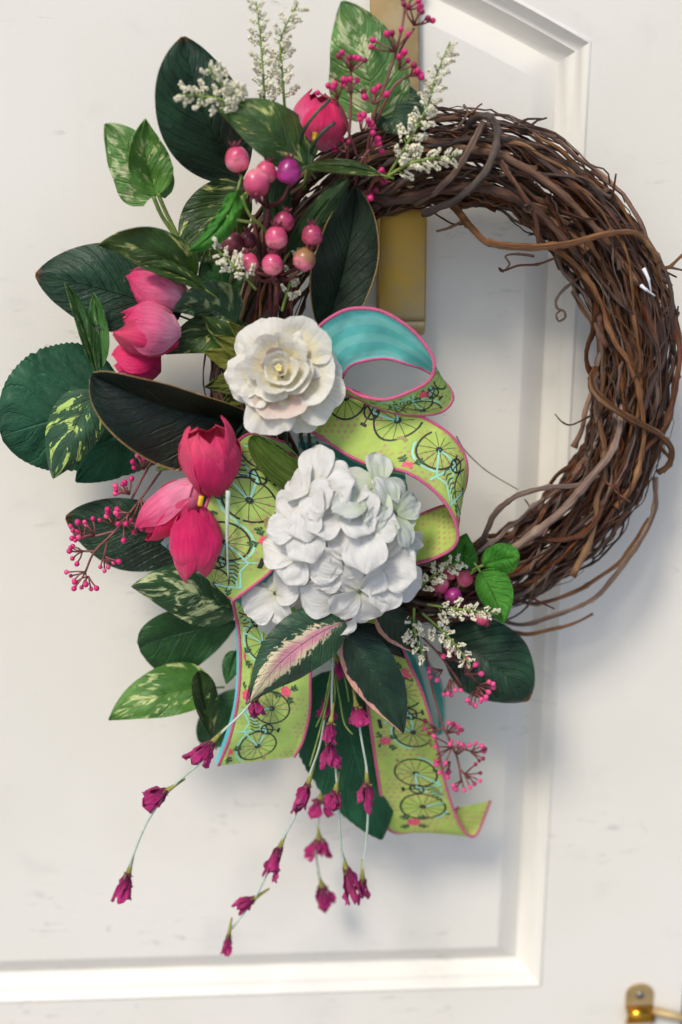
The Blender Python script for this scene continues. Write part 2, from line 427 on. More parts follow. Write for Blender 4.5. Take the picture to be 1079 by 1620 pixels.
def mat_ribbon(name, c1, dots, weave=1.0):
    n = NT(name, 0.6, 0.25)
    u, v = n.uv()                                     # metres along, metres across
    du = n.math('MULTIPLY', u, 1 / 0.0056); dv = n.math('MULTIPLY', v, 1 / 0.0056)
    row = n.math('FLOOR', du)
    dv = n.math('ADD', dv, n.math('MULTIPLY', n.math('MODULO', row, 2.0), 0.5))
    fu = n.math('SUBTRACT', n.math('FRACT', du), 0.5); fv = n.math('SUBTRACT', n.math('FRACT', dv), 0.5)
    d = n.math('SQRT', n.math('ADD', n.math('MULTIPLY', fu, fu), n.math('MULTIPLY', fv, fv)))
    patch = n.step(n.noise(n.xyz(u, v, 0.0), 26.0, 2.0), 0.47, 0.53)
    m = n.math('MULTIPLY', n.math('MULTIPLY', n.step(d, 0.26, 0.32, 1.0, 0.0), patch), 0.75)
    tone = n.noise(n.xyz(u, v, 1.0), 60.0, 3.0)
    c = n.mix(n.step(tone, 0.3, 0.7), c1, tuple(x * 0.9 for x in c1[:3]) + (1,))
    c = n.mix(m, c, dots)
    wu = n.math('SINE', n.math('MULTIPLY', u, 2 * PI / 0.0009)); wv = n.math('SINE', n.math('MULTIPLY', v, 2 * PI / 0.0009))
    w = n.math('MULTIPLY', wu, wv)
    c = n.mix(n.step(w, -0.2, 0.9, 0.0, 0.22), c, tuple(min(1, x * 0.6) for x in c1[:3]) + (1,))
    n.color(c)
    n.bump(w, 0.35 * weave, 0.0003)
    n.translucent(c, 0.42)
    return n.m
M['lime'] = mat_ribbon('lime_print_fabric', lin(222, 243, 136), lin(236, 184, 156))
def mat_aqua(name, a, b):
    n = NT(name, 0.55, 0.3)
    u, v = n.uv()
    st = n.math('SINE', n.math('ADD', n.math('MULTIPLY', v, 2 * PI / 0.013), n.math('MULTIPLY', n.noise(n.xyz(u, v, 0.0), 12.0), 1.2)))
    c = n.mix(n.step(st, -0.3, 0.3), a, b)
    w = n.math('SINE', n.math('MULTIPLY', u, 2 * PI / 0.0009))
    n.color(n.mix(n.step(w, -0.5, 1.0, 0.0, 0.15), c, tuple(x * 0.6 for x in a[:3]) + (1,)))
    n.bump(w, 0.3, 0.0003)
    n.translucent(c, 0.42)
    return n.m
M['aqua'] = mat_aqua('aqua_satin', lin(160, 244, 250), lin(128, 234, 240))
M['aqua_stripe'] = mat_aqua('aqua_white_stripe', lin(96, 188, 184), lin(206, 226, 222))
def mat_edge():
    n = NT('pink_stitched_edge', 0.6, 0.25)
    u, v = n.uv()
    w = n.math('SINE', n.math('MULTIPLY', v, 110.0))
    n.color(n.mix(n.step(w, -1.0, 0.3), lin(206, 88, 130), lin(230, 116, 154)))
    n.bump(w, 0.7, 0.0006)
    return n.m
M['edge'] = mat_edge()
M['ink'] = mat_plain('black_print', lin(40, 46, 40), lin(54, 60, 50), rough=0.6, scale=400)
M['ink_aqua'] = mat_plain('aqua_print', lin(150, 224, 204), lin(164, 228, 204), rough=0.6, scale=400)
M['ink_pink'] = mat_plain('rose_print', lin(222, 70, 104), lin(236, 110, 128), rough=0.6, scale=700)
M['ink_green'] = mat_plain('leaf_print', lin(56, 84, 56), lin(76, 104, 66), rough=0.6, scale=400)
M['ink_tan'] = mat_plain('tan_print', lin(150, 134, 82), lin(160, 146, 96), rough=0.6, scale=400)

def mat_door():
    n = NT('white_door_paint', 0.42, 0.4)
    o = n.obj()
    g = n.noise(n.scale(o, (1.0, 1.0, 0.12)), 55.0, 5.0, 0.6)
    big = n.noise(o, 3.2, 3.0)
    c = n.mix(n.step(big, 0.35, 0.65), lin(236, 232, 222), lin(232, 228, 216))
    wear = n.noise(n.scale(o, (1.0, 1.0, 3.2)), 24.0, 7.0, 0.72, 0.6)
    rare = n.noise(n.scale(o, (1.0, 1.0, 2.2)), 5.0, 2.0)
    mark = n.math('MULTIPLY', n.step(wear, 0.57, 0.68), n.step(rare, 0.50, 0.64))
    c = n.mix(n.math('MULTIPLY', mark, 0.5), c, lin(168, 164, 156))
    smud = n.step(n.noise(n.scale(o, (1.0, 1.0, 1.4)), 14.0, 3.0), 0.56, 0.85, 0.0, 0.24)
    c = n.mix(smud, c, lin(186, 184, 180))
    n.color(c)
    n.bump(n.math('ADD', n.math('MULTIPLY', g, 0.7), n.math('MULTIPLY', n.noise(o, 260.0, 3.0), 0.4)), 0.4, 0.001)
    return n.m
M['door'] = mat_door()

# ------------------------------------------------------------------ the door (y = 0 is its face)
def build_door():
    # outer outline of the moulding, from the lower right corner up and over the arch
    pts = []
    lr = at(850, 1561, 0); ur = at(945, 65, 0)
    xr = (lr.x + ur.x) / 2
    zb, zt = lr.z, ur.z
    half = 0.42
    xc = xr - half
    rise = 0.142
    def arch(s):                                       # s -1..1, 1 at the right corner
        return zt + rise * (1 - abs(s) ** 1.55) * (1.0)
    def loop(ins):
        """outline inset by ins"""
        L = []
        h = half - ins
        for i in range(15): L.append(Vector((lerp(xc - h, xc + h, i / 14), 0, zb + ins)))
        nvr = 12
        top = lambda x: arch((x - xc) / half) - ins * math.sqrt(1 + (rise * 1.55 * abs((x - xc) / half) ** 0.55 / half) ** 2)
        for i in range(1, nvr): L.append(Vector((xc + h, 0, lerp(zb + ins, top(xc + h), i / nvr))))
        for i in range(41):
            x = lerp(xc + h, xc - h, i / 40); L.append(Vector((x, 0, top(x))))
        for i in range(1, nvr): L.append(Vector((xc - h, 0, lerp(top(xc - h), zb + ins, i / nvr))))
        return L
    prof = [(0.0, 0.0), (0.0012, -0.0012), (0.003, -0.0014), (0.0055, 0.0012), (0.0095, 0.0058), (0.0115, 0.0070), (0.0135, 0.0072), (0.0165, 0.0108),
(0.0225, 0.0172), (0.0255, 0.0194), (0.0275, 0.0197), (0.0300, 0.0180), (0.0440, 0.0086), (0.0520, 0.0040), (0.0535, 0.0036)]
    door = thing('door', 'white painted panel door with arched moulding behind the wreath', 'door', (xc, 0, 0))
    m = len(loop(0))
    def strip(a, b):
        V, F = [], []
        for k in range(a, b + 1):
            ins, y = prof[k]
            V += [Vector((p.x, y, p.z)) for p in loop(ins)]
        for k in range(b - a):
            for i in range(m):
                j = (i + 1) % m
                F.append((k * m + i, k * m + j, (k + 1) * m + j, (k + 1) * m + i))
        return V, F
    for nm, a, b in (('moulding', 0, 10), ('panel_bevel', 10, 14)):
        V, F = strip(a, b)
        o = part(nm, V, F, M['door'], door)
        o.modifiers.new('es', 'EDGE_SPLIT').split_angle = R(40)
    ins, y = prof[-1]
    L = [Vector((p.x, y, p.z)) for p in loop(ins)]
    c = len(L); V = L + [Vector((p.x, y + 0.03, p.z)) for p in L]
    part('raised_panel', V, [tuple(range(c))] + [(i, i + c, (i + 1) % c + c, (i + 1) % c) for i in range(c)], M['door'], door, smooth=False)
    # stiles and rails: face around the outline, and the slab's edges
    x0, x1, z0, z1 = xc - half - 0.17, xc + half + 0.17, zb - 0.85, arch(0) + 0.16
    L = loop(0)
    V, F = list(L), []
    cen = Vector((xc, 0, (zb + zt) / 2))
    O = []
    for p in L:
        d = p - cen
        t = min((x1 - cen.x) / d.x if d.x > 1e-6 else 1e9, (x0 - cen.x) / d.x if d.x < -1e-6 else 1e9,
                (z1 - cen.z) / d.z if d.z > 1e-6 else 1e9, (z0 - cen.z) / d.z if d.z < -1e-6 else 1e9)
        O.append(cen + d * t)
    # put the slab's corners exactly on the outer ring
    for cx, cz in ((x0, z0), (x1, z0), (x1, z1), (x0, z1)):
        k = min(range(m), key=lambda i: (O[i] - Vector((cx, 0, cz))).length)
        O[k] = Vector((cx, 0, cz))
    V += O + [Vector((p.x, 0.044, p.z)) for p in O]
    for i in range(m):
        j = (i + 1) % m
        F.append((i, m + i, m + j, j)); F.append((m + i, 2 * m + i, 2 * m + j, m + j))
    F.append(tuple(range(2 * m, 3 * m)))
    part('stile_frame', V, F, M['door'], door, smooth=False)
def build_ground():  # unseen ground sheet, added to bounce light up onto the undersides
    g = bpy.data.objects.new('ground', mesh('ground', [(-60, -80, -1.42), (60, -80, -1.42), (60, 20, -1.42), (-60, 20, -1.42)], [(0, 1, 2, 3)], mat_plain('pale_concrete', lin(160, 160, 158), lin(146, 144, 140), rough=.85, scale=3.0)))
    col.objects.link(g); g['kind'] = 'structure'
build_door()
build_ground()

# brass latch bracket low on the right stile
def build_bracket():
    c = at(1011, 1578, 0.0)
    t = thing('brass_bracket', 'small polished brass bracket screwed to the door below the wreath', 'bracket', c)
    s = 0.66e-3
    w, hb, ht = 25 * s, -14 * s, 30 * s
    out = [(-w, hb), (w, hb), (w, ht - w * 0.8)]
    for i in range(1, 9):
        a = PI * i / 9
        out.append((w * math.cos(a), ht - w * 0.8 + w * 0.8 * math.sin(a)))
    out.append((-w, ht - w * 0.8))
    n = len(out)
    V = [c + Vector((x, -0.003, z)) for x, z in out] + [c + Vector((x, 0.0, z)) for x, z in out]
    F = [tuple(range(n))] + [(i, i + n, (i + 1) % n + n, (i + 1) % n) for i in range(n)]
    part('plate', V, F, M['brass_dull'], t, smooth=False)
    # the lip that bends out and down at the foot of the plate
    V, F = [], []
    K = 9
    for i in range(K):
        a = PI / 2 * i / (K - 1) * 1.9
        p = Vector((0, -0.003 - 0.011 * math.sin(a), hb - 0.011 * (1 - math.cos(a))))
        q = Vector((0, -0.003 - 0.0085 * math.sin(a), hb - 0.0025 - 0.0085 * (1 - math.cos(a)) + 0.0008))
        for x in (-w, w):
            V.append(c + p + Vector((x, 0, 0))); V.append(c + q + Vector((x, 0, 0)))
    for i in range(K - 1):
        a = 4 * i
        F += [(a, a + 2, a + 6, a + 4), (a + 1, a + 5, a + 7, a + 3), (a, a + 4, a + 5, a + 1), (a + 2, a + 3, a + 7, a + 6)]
    F += [(0, 1, 3, 2), (4 * K - 4, 4 * K - 2, 4 * K - 1, 4 * K - 3)]
    part('lip', V, F, M['brass'], t)
    V, F = sphere_geo(c + Vector((0, -0.003, 8 * s)), 8 * s, 12, 6, 0.4, Vector((0, -1, 0)))
    part('screw', V, F, M['steel'], t)
    # the arm that leaves to the right
    V, F, U = tube_geo([c + Vector((0.014, -0.007, -0.014)), c + Vector((0.05, -0.010, -0.022)), c + Vector((0.10, -0.010, -0.026))], 0.005, 10)
    part('arm', V, F, M['brass_dull'], t, uvs=U)
build_bracket()

# over-the-door hanger: strap, bend, front lip
def build_hanger():
    base = at(632, 516, 0.01)
    t = thing('wreath_hanger', 'flat brass strap hanger hooked behind the top of the wreath', 'hanger', base)
    tp = at(623, -60, 0.004)
    hw = 36 * 0.63e-3
    def strap(name, path, mat, hw0=hw, round_top=False, th=0.0016):
        V, F, K = [], [], len(path)
        for i, (p, w) in enumerate(path):
            q = path[min(i + 1, K - 1)][0] - path[max(i - 1, 0)][0]
            nn = Vector((1, 0, 0)).cross(q).normalized() * th
            for sx in (-1, -0.9, 0.9, 1):
                e = 0.4 if abs(sx) == 1 else 1.0
                V.append(p + Vector((sx * w, 0, 0)) + nn * e)
            for sx in (1, 0.9, -0.9, -1):
                e = 0.4 if abs(sx) == 1 else 1.0
                V.append(p + Vector((sx * w, 0, 0)) - nn * e)
        for i in range(K - 1):
            for k in range(8):
                F.append((8 * i + k, 8 * i + (k + 1) % 8, 8 * i + 8 + (k + 1) % 8, 8 * i + 8 + k))
        F += [tuple(range(7, -1, -1)), tuple(8 * (K - 1) + k for k in range(8))]
        return part(name, V, F, mat, t)
    bot = at(632, 505, 0.004)
    strap('back_strap', [(tp.lerp(bot, i / 12), hw) for i in range(13)], M['brass_dull'])
    path = []
    rr = 0.013
    for i in range(9):
        a = PI * i / 8
        path.append((bot + Vector((0, -rr + rr * math.cos(a), -rr * math.sin(a))), hw))
    strap('bend', path, M['brass_dull'])
    e0 = path[-1][0]; top = at(638, 318, 0.030)
    path = []
    H = top.z - e0.z
    for i in range(22):
        k = i / 21
        z = H * k
        rem = (1 - k) * H
        w = hw if rem > hw * 0.55 else hw * (0.55 + 0.45 * math.sqrt(max(0.0, 1 - (1 - rem / (hw * 0.55)) ** 2)))
        path.append((Vector((lerp(e0.x, top.x, k), lerp(e0.y, top.y, k), e0.z + z)), w))
    strap('front_lip', path, M['brass_lip'])
build_hanger()

# ------------------------------------------------------------------ the grapevine wreath
def build_wreath():
    c = at(700, 604, 0.068)
    t = thing('grapevine_wreath', 'round brown grapevine wreath of twisted bare vines hanging on the door', 'wreath', c)
    RX, RZ = 306 * 0.605e-3, 336 * 0.605e-3
    TR, TD = 62 * 0.6e-3, 0.030
    def ring(th, rho, psi):
        cx, cz = math.cos(th), math.sin(th)
        a = rho * math.cos(psi) * TR; b = rho * math.sin(psi) * TD
        return c + Vector(((RX + a) * cx, -b, (RZ + a) * cz))
    for i in range(215):
        seed = i * 3.71
        inner = i < 50
        th0 = rnd.uniform(0, 2 * PI); arc = rnd.uniform(1.5, 3.6)
        if i % 3 == 0: th0 = rnd.uniform(-2.2, 0.2)
        rho = rnd.uniform(0.1, 0.6) if inner else rnd.uniform(0.6, 1.05)
        psi = rnd.uniform(0, 2 * PI); tw = rnd.choice((rnd.uniform(-0.6, 0.9), rnd.uniform(-1.7, 1.9)))
        r0 = rnd.choice((0.8, 1.0, 1.2, 1.4, 1.6, 1.9, 2.2, 2.6, 3.0)) * 1e-3
        n = int(arc * 26)
        pts, rad = [], []
        lastk = 0
        for k in range(n + 1):
            u = k / n
            th = th0 + arc * u
            nz = noise.noise(Vector((th * 2.1, seed, 0)))
            nz2 = noise.noise(Vector((th * 2.1, seed, 7)))
            rr = rho * (1 + 0.28 * nz) + 0.16 * noise.noise(Vector((th * 6.0, seed, 3)))
            flare = 0.0
            if u > 0.93: flare = (u - 0.93) * rnd.uniform(0, 2.2)
            p = ring(th, rr + flare, psi + tw * (th - th0) + 0.55 * nz2)
            p += Vector((noise.noise(Vector((th * 9, seed, 1))), noise.noise(Vector((th * 9, seed, 2))), noise.noise(Vector((th * 9, seed, 5))))) * 0.0032
            pts.append(p)
            kn = 1.0
            if int(th * 3.0 + seed) != lastk: kn = 1.6; lastk = int(th * 3.0 + seed)
            rad.append(r0 * kn * (1 - 0.35 * u) * (1 + 0.12 * noise.noise(Vector((th * 14, seed, 4)))))
        rad[0] *= 0.9; rad[-1] *= 0.8
        tube('vine', pts, rad, M['vine'] if rnd.random() < 0.66 else M['vine_grey'], t, 8, 0.55)
    for i in range(70):                                  # thin wandering strands over the thick ones
        seed = 500 + i * 2.93
        th0 = rnd.uniform(-2.3, 1.9); arc = rnd.uniform(.35, 1.1); n = int(arc * 34)
        rho = rnd.uniform(.9, 1.12); psi = rnd.uniform(.1, PI - .1); tw = rnd.uniform(-2.6, 2.6)
        pts = []
        for k in range(n + 1):
            th = th0 + arc * k / n
            p = ring(th, rho + .16 * noise.noise(Vector((th * 7, seed, 1))), psi + tw * (th - th0) + .5 * noise.noise(Vector((th * 5, seed, 2))))
            pts.append(p + Vector((noise.noise(Vector((th * 22, seed, 1))), noise.noise(Vector((th * 22, seed, 2))), noise.noise(Vector((th * 22, seed, 5))))) * .004)
        r0 = rnd.uniform(.45, .95) * 1e-3
        tube('tendril', pts, [r0 * (1 - .5 * k / n) for k in range(n + 1)], M['vine_grey'] if i % 2 else M['vine'], t, 5, .4)
    def hand(pts, r, mat='vine_grey', name='vine', n=7, taper=0.75):
        P = px_path(pts, n)
        K = len(P)
        rad = [r * S(0.1) * lerp(1, taper, k / (K - 1)) * (1.25 if k % 11 == 6 else 1) * (1 + 0.1 * noise.noise(P[k] * 80)) for k in range(K)]
        tube(name, P, rad, M[mat], t, 9, 0.4)
    hand([(668, 338, .100), (690, 330, .106), (722, 316, .110), (765, 276, .112), (785, 230, .112), (784, 197, .108), (768, 183, .103), (748, 190, .095), (736, 208, .085)], 6.0)
    hand([(655, 322, .098), (690, 302, .106), (722, 270, .110), (745, 232, .112), (757, 208, .108), (764, 197, .10), (768, 205, .09)], 5.5)
    hand([(700, 300, .06), (722, 330, .068), (735, 348, .078), (748, 362, .09), (775, 384, .106), (840, 391, .112), (900, 385, .112), (962, 370, .108), (1008, 370, .098), (1032, 395, .09), (1042, 415, .085)], 6.0)
    hand([(1042, 415, .085), (1045, 438, .085), (1063, 452, .082)], 3.2, n=5)
    hand([(1043, 424, .085), (1060, 422, .083), (1079, 404, .08), (1092, 396, .078)], 2.6, n=5)
    hand([(1060, 423, .083), (1090, 430, .078)], 2.0, n=5)
    hand([(942, 582, .085), (936, 602, .095), (943, 622, .104), (965, 642, .108), (1000, 664, .108), (1038, 684, .1), (1060, 706, .09), (1060, 732, .08), (1042, 748, .07)], 6.2)
    hand([(764, 872, .07), (768, 845, .08), (788, 806, .09), (826, 781, .095), (868, 771, .1), (912, 768, .1), (950, 752, .09)], 5.2)
    hand([(800, 876, .1), (858, 834, .106), (902, 795, .108), (938, 752, .108), (972, 706, .1), (985, 640, .09)], 7.0)
    hand([(1037, 755, .075), (1034, 812, .075), (1003, 870, .08), (965, 920, .08), (935, 950, .078), (880, 973, .076), (824, 988, .072), (780, 975, .065)], 4.6)
    hand([(1028, 820, .07), (985, 884, .072), (945, 915, .074), (905, 938, .074), (850, 955, .07), (800, 945, .065)], 4.0)
    hand([(770, 985, .06), (828, 1003, .07), (870, 996, .07), (906, 987, .068), (938, 971, .066)], 4.0, taper=0.5)
    hand([(560, 300, .1), (620, 318, .104), (700, 300, .104), (780, 300, .1), (850, 335, .1), (920, 410, .1)], 7.5, 'vine')
    hand([(560, 345, .095), (600, 320, .1), (640, 285, .104), (690, 262, .104)], 6.5, 'vine')
    hand([(790, 255, .105), (815, 290, .108), (845, 340, .108), (852, 388, .1)], 4.0, 'vine')
    hand([(640, 215, .09), (720, 232, .098), (800, 250, .1), (880, 300, .1), (950, 370, .096), (1010, 450, .09)], 6.0)
    hand([(760, 205, .085), (830, 235, .09), (900, 290, .092), (960, 345, .09), (1020, 420, .085)], 5.0, 'vine')
    hand([(1046, 502, .085), (1050, 560, .09), (1030, 610, .095), (1005, 690, .096), (985, 770, .09)], 6.0, 'vine')
    # thin tendrils
    for pts, r in (([(722, 206, .08), (735, 188, .085), (740, 176, .086), (733, 165, .086)], 2.2), ([(736, 184, .085), (750, 176, .088), (757, 168, .088), (763, 164, .088)], 1.9),
                   ([(918, 318, .08), (927, 300, .085), (928, 280, .086), (923, 262, .086), (916, 254, .086)], 2.0),
                   ([(900, 296, .085), (925, 299, .087), (958, 303, .087), (967, 308, .086)], 2.6),
                   ([(958, 330, .08), (972, 315, .085), (964, 300, .09), (955, 310, .088), (963, 318, .085), (975, 335, .08), (982, 352, .08)], 2.6),
                   ([(740, 345, .08), (712, 360, .078), (690, 366, .076)], 2.6), ([(745, 352, .075), (720, 355, .072), (700, 345, .07), (688, 338, .07)], 1.8),
                   ([(880, 408, .09), (850, 418, .088), (820, 420, .086), (798, 428, .086), (790, 424, .086), (793, 430, .088)], 2.0),
                   ([(845, 405, .085), (820, 402, .086), (800, 405, .086), (806, 418, .086), (795, 431, .086)], 2.2),
                   ([(930, 430, .07), (895, 455, .08), (880, 474, .085), (882, 488, .086), (892, 492, .087), (894, 502, .087), (884, 508, .087), (880, 498, .086), (886, 492, .085)], 2.4),
                   ([(1046, 505, .082), (1052, 492, .084), (1066, 488, .084), (1073, 497, .082), (1066, 508, .08)], 2.6),
                   ([(1058, 650, .08), (1064, 625, .08), (1072, 598, .08)], 2.2),
                   ([(965, 640, .07), (930, 660, .07), (905, 672, .07), (890, 668, .07), (878, 655, .07)], 1.6),
                   ([(1038, 700, .07), (1062, 730, .07), (1050, 748, .075)], 3.0),
                   ([(722, 690, .05), (735, 712, .05), (770, 745, .055), (820, 775, .06)], 1.2),
                   ([(905, 780, .06), (880, 800, .06), (850, 812, .06), (830, 790, .06)], 1.8),
                   ([(800, 850, .1), (850, 855, .1), (900, 868, .1)], 2.0), ([(770, 255, .1), (800, 262, .105), (802, 275, .106), (793, 278, .106), (793, 270, .105)], 2.2),
                   ([(830, 326, .11), (838, 322, .112), (842, 330, .112), (835, 336, .112), (828, 330, .11)], 2.4)):
        hand(pts, r, 'vine_grey' if r > 2.1 else 'vine', 'tendril', 6, 0.6)
    # broken side stubs
    for i in range(38):
        th = rnd.uniform(-1.9, 2.0)
        p = ring(th, 1.0, rnd.uniform(0, PI))
        d = Vector((math.cos(th) * rnd.uniform(-0.3, 1), -rnd.uniform(0.0, 0.5), math.sin(th) * rnd.uniform(-0.3, 1))) + Vector((-math.sin(th), 0, math.cos(th))) * rnd.choice((-1, 1)) * rnd.uniform(0.5, 1.2)
        d.normalize()
        L = rnd.uniform(0.012, 0.03)
        tube('twig_stub', [p - d * 0.006, p + d * L * 0.5 + Vector((0, 0, rnd.uniform(-.003, .003))), p + d * L], [0.0013, 0.0011, 0.0008], M['vine'], t, 5)
    for pts in ([(1018, 425, .1), (1026, 442, .104), (1030, 462, .1)], [(1014, 452, .102), (1022, 458, .106), (1036, 468, .1)]):
        hand(pts, 3.0, 'glue', 'glue_strand', 6, .4)
build_wreath()

# ------------------------------------------------------------------ leaves
PROF = {'ovate': (.5, .92), 'magnolia': (.62, .72), 'lance': (.8, .95), 'heart': (.28, .72), 'round': (.5, .5), 'obovate': (.95, .5), 'strap': (.35, .45), 'broad': (.40, .80), 'disc': (.45, .55)}
def leaf_geo(base, tip, wl, wr, bend=0, dmid=0.0, dL=0.0, dR=0.0, shape='ovate', wave=0.0, serr=0, cup=0.0, pleat=0.0, nx=12, ny=30, seed=0.0, tipcurl=0.0, lobe=0.0):
    b = Vector(base); e = Vector(tip)
    ax = Vector((e.x - b.x, e.y - b.y, 0)); Lp = ax.length
    tn = ax / Lp
    left = Vector((tn.y, -tn.x, 0))
    ctl = (b + e) / 2 + left * bend * 2
    ctl.z = (b.z + e.z) / 2 + dmid * 2
    pa, pb = PROF[shape]
    mx = (pa / (pa + pb)) ** pa * (pb / (pa + pb)) ** pb
    V, U = [], []
    P = lambda t: b * (1 - t) ** 2 + ctl * 2 * t * (1 - t) + e * t * t
    for j in range(ny + 1):
        t = j / ny
        tt = min(max(t, 0.004), 0.996)
        p = P(t)
        d = (P(min(1, t + .01)) - P(max(0, t - .01))); d.z = 0; d.normalize()
        lf = Vector((d.y, -d.x, 0))
        w = tt ** pa * (1 - tt) ** pb / mx
        if serr and 0.03 < t < 0.985:
            f = (t * serr) % 1.0
            w *= 1 - 0.045 * f
        for i in range(nx + 1):
            s = -1 + 2 * i / nx
            a = abs(s)
            q = p + lf * ((-s) * (wl if s < 0 else wr)) * w
            q -= d * lobe * Lp * a * a * (1 - t) ** 2
            dz = (dL if s < 0 else dR) * a ** 1.35 * min(1, w * 1.2)
            dz += cup * a * a * w
            dz += wave * math.sin(t * 9.0 + seed + (2.1 if s < 0 else 0)) * a * a * w
            w2 = 1 + 0.05 * noise.noise(Vector((t * 4.0, seed, 1.0 if s < 0 else 5.0)))
            q += lf * ((-s) * (wl if s < 0 else wr)) * w * (w2 - 1)
            dz += 0.0045 * noise.noise(Vector((t * 2.6, s * 1.6, seed))) + 0.0016 * a * noise.noise(Vector((t * 8.0, s * 3.0, seed)))
            dz += (0.0010 if not pleat else 0.0) * math.cos(2 * PI * (t * 8 - a * 2.6)) * min(1, w) * a - 0.0022 * math.exp(-(s / .12) ** 2) * min(1, w)
            if pleat: dz += pleat * math.cos(2 * PI * (t * 6 - a * 1.9)) * min(1, w) * (0.3 + a * 0.7)
            dz += tipcurl * max(0.0, t - 0.7) ** 2 * 11
            V.append(at(q.x, q.y, q.z + dz)); U.append((i / nx, t))
    F = []
    for j in range(ny):
        for i in range(nx):
            k = j * (nx + 1) + i
            F.append((k, k + 1, k + nx + 2, k + nx + 1))
    mid = [V[j * (nx + 1) + nx // 2] for j in range(ny + 1)]
    return V, F, U, mid
SEED = [0.0]
def add_leaf(parent, mat, base, tip, wl, wr, name='blade', ridge=True, stem=None, ridge_mat='stem', **kw):
    SEED[0] += 1.37
    kw.setdefault('seed', SEED[0])
    V, F, U, mid = leaf_geo(base, tip, wl, wr, **kw)
    o = part(name, V, F, M[mat], parent, uvs=U)
    solidify(o, 0.0006)
    if ridge:
        # the raised back of the midrib, running out of the base as the stalk
        P = [m + (m - CL).normalized() * 0.0009 for m in mid[:-3]]
        K = len(P)
        back = (P[0] - P[2]).normalized()
        P = [P[0] + back * 0.012] + P
        tube('midrib', P, [0.0011 * (1 - 0.7 * k / K) for k in range(K + 1)], M[ridge_mat], o, 5)
    return o
def leaf(name, label, cat, group, mat, base, tip, wl, wr, **kw):
    t = thing(name, label, cat, at(*base), group)
    add_leaf(t, mat, base, tip, wl, wr, **kw)
    return t
GM, GV, GH, GS = 'large dark magnolia leaves', 'pale splashed pothos leaves', 'large toothed hydrangea leaves', 'long narrow strap leaves'
def magnolia(label, mat, *a, **k):
    k.setdefault('ridge_mat', 'stem_dark'); k.setdefault('shape', 'magnolia')
    return leaf('magnolia_leaf', label, 'leaf', GM, mat, *a, **k)
def pothos(label, mat, *a, **k):
    return leaf('pothos_leaf', label, 'leaf', GV, mat, *a, **k)

magnolia('tall dark magnolia leaf with curled brown tip at upper left', 'magnolia', (380, 285, .075), (290, 58, .125), 74, 66, bend=14, dmid=.012, dL=.012, dR=-.022, wave=.004, tipcurl=-.006)
magnolia('large dark pointed magnolia leaf reaching left above the upper pink tulips', 'magnolia', (285, 500, .085), (56, 435, .11), 62, 76, bend=-6, dmid=.008, dL=.014, dR=-.02, wave=.004)
magnolia('large dark magnolia leaf standing beside the lower end of the brass hanger', 'magnolia_back', (512, 525, .12), (562, 296, .125), 50, 52, bend=-10, dmid=-.006, dL=.020, dR=.012, wave=.003)
magnolia('curled near-black magnolia leaf with tan rim above the middle tulips', 'magnolia_back', (405, 672, .12), (146, 592, .165), 92, 34, bend=14, dmid=.012, dL=.012, dR=.030, wave=.006, shape='disc')
pothos('dark mottled leaf tucked behind the upper left of the cream camellia', 'pothos_dark', (430, 570, .118), (322, 500, .122), 36, 34, shape='ovate', bend=4, dL=-.012, dR=-.010, wave=.005)
pothos('dark leaf curling down under the grey green mottled leaf', 'pothos_dark', (378, 522, .104), (262, 560, .112), 30, 34, shape='ovate', bend=-10, dL=.008, dR=-.010, wave=.006)
magnolia('glossy dark leaf behind the left magenta bud spray', 'magnolia', (300, 868, .07), (104, 818, .095), 62, 50, bend=-4, dmid=.008, dL=-.01, dR=-.012, wave=.003)
magnolia('broad dark green leaf at lower right below the white heather', 'magnolia', (700, 1005, .085), (836, 1108, .115), 62, 62, bend=12, dmid=.012, dL=-.014, dR=.004, wave=.003)
pothos('large pale splashed heart leaf behind the top pink bud', 'pothos_light', (590, 178, .105), (541, 2, .125), 66, 62, shape='heart', bend=-12, dL=-.01, dR=-.018, lobe=.08, wave=.003)
pothos('round olive leaf over the hanger strap below the tall splashed leaf', 'pothos_grey', (598, 150, .095), (628, 213, .10), 52, 34, shape='round', bend=8, dL=-.008, dR=-.008)
pothos('dark leaf with yellow streak above the upper pink berries', 'pothos_dark', (486, 266, .13), (338, 167, .15), 38, 50, shape='ovate', bend=-14, dmid=.01, dL=.004, dR=-.02, wave=.004)
pothos('thin edge-on green leaf pointing left under the top magenta buds', 'pothos_dark', (602, 276, .125), (474, 266, .14), 12, 12, shape='lance', bend=-8, dL=.012, dR=-.012)
pothos('olive leaf with pale flecks behind the bright toothed leaf', 'pothos_dark', (392, 300, .09), (318, 415, .105), 45, 58, shape='round', bend=-12, dL=-.012, dR=.002, wave=.003)
pothos('dark leaf with yellow tip folded over the upper pale tulip', 'pothos_dark', (305, 445, .125), (155, 388, .14), 30, 42, shape='ovate', bend=-20, dmid=.012, dL=-.012, dR=.012, wave=.004)
pothos('narrow curled splashed leaf edging the upper pale pink tulip', 'pothos_dark', (325, 458, .13), (218, 420, .15), 12, 17, shape='lance', bend=-8, dmid=.004, dL=.006, dR=-.006)
pothos('dark green leaf behind the lowest upper pink berries', 'plain_leaf', (395, 505, .085), (322, 402, .10), 44, 44, shape='ovate', bend=6, dL=-.012, dR=-.012)
pothos('grey green mottled leaf between the tulips and the cream camellia', 'pothos_grey', (372, 512, .115), (274, 492, .13), 20, 48, shape='ovate', bend=-14, dL=-.01, dR=.012, wave=.008)
pothos('lime tipped dark leaf lying on the big toothed leaf at far left', 'tip_leaf', (150, 622, .125), (84, 757, .13), 42, 46, shape='ovate', bend=-4, dL=-.004, dR=-.014)
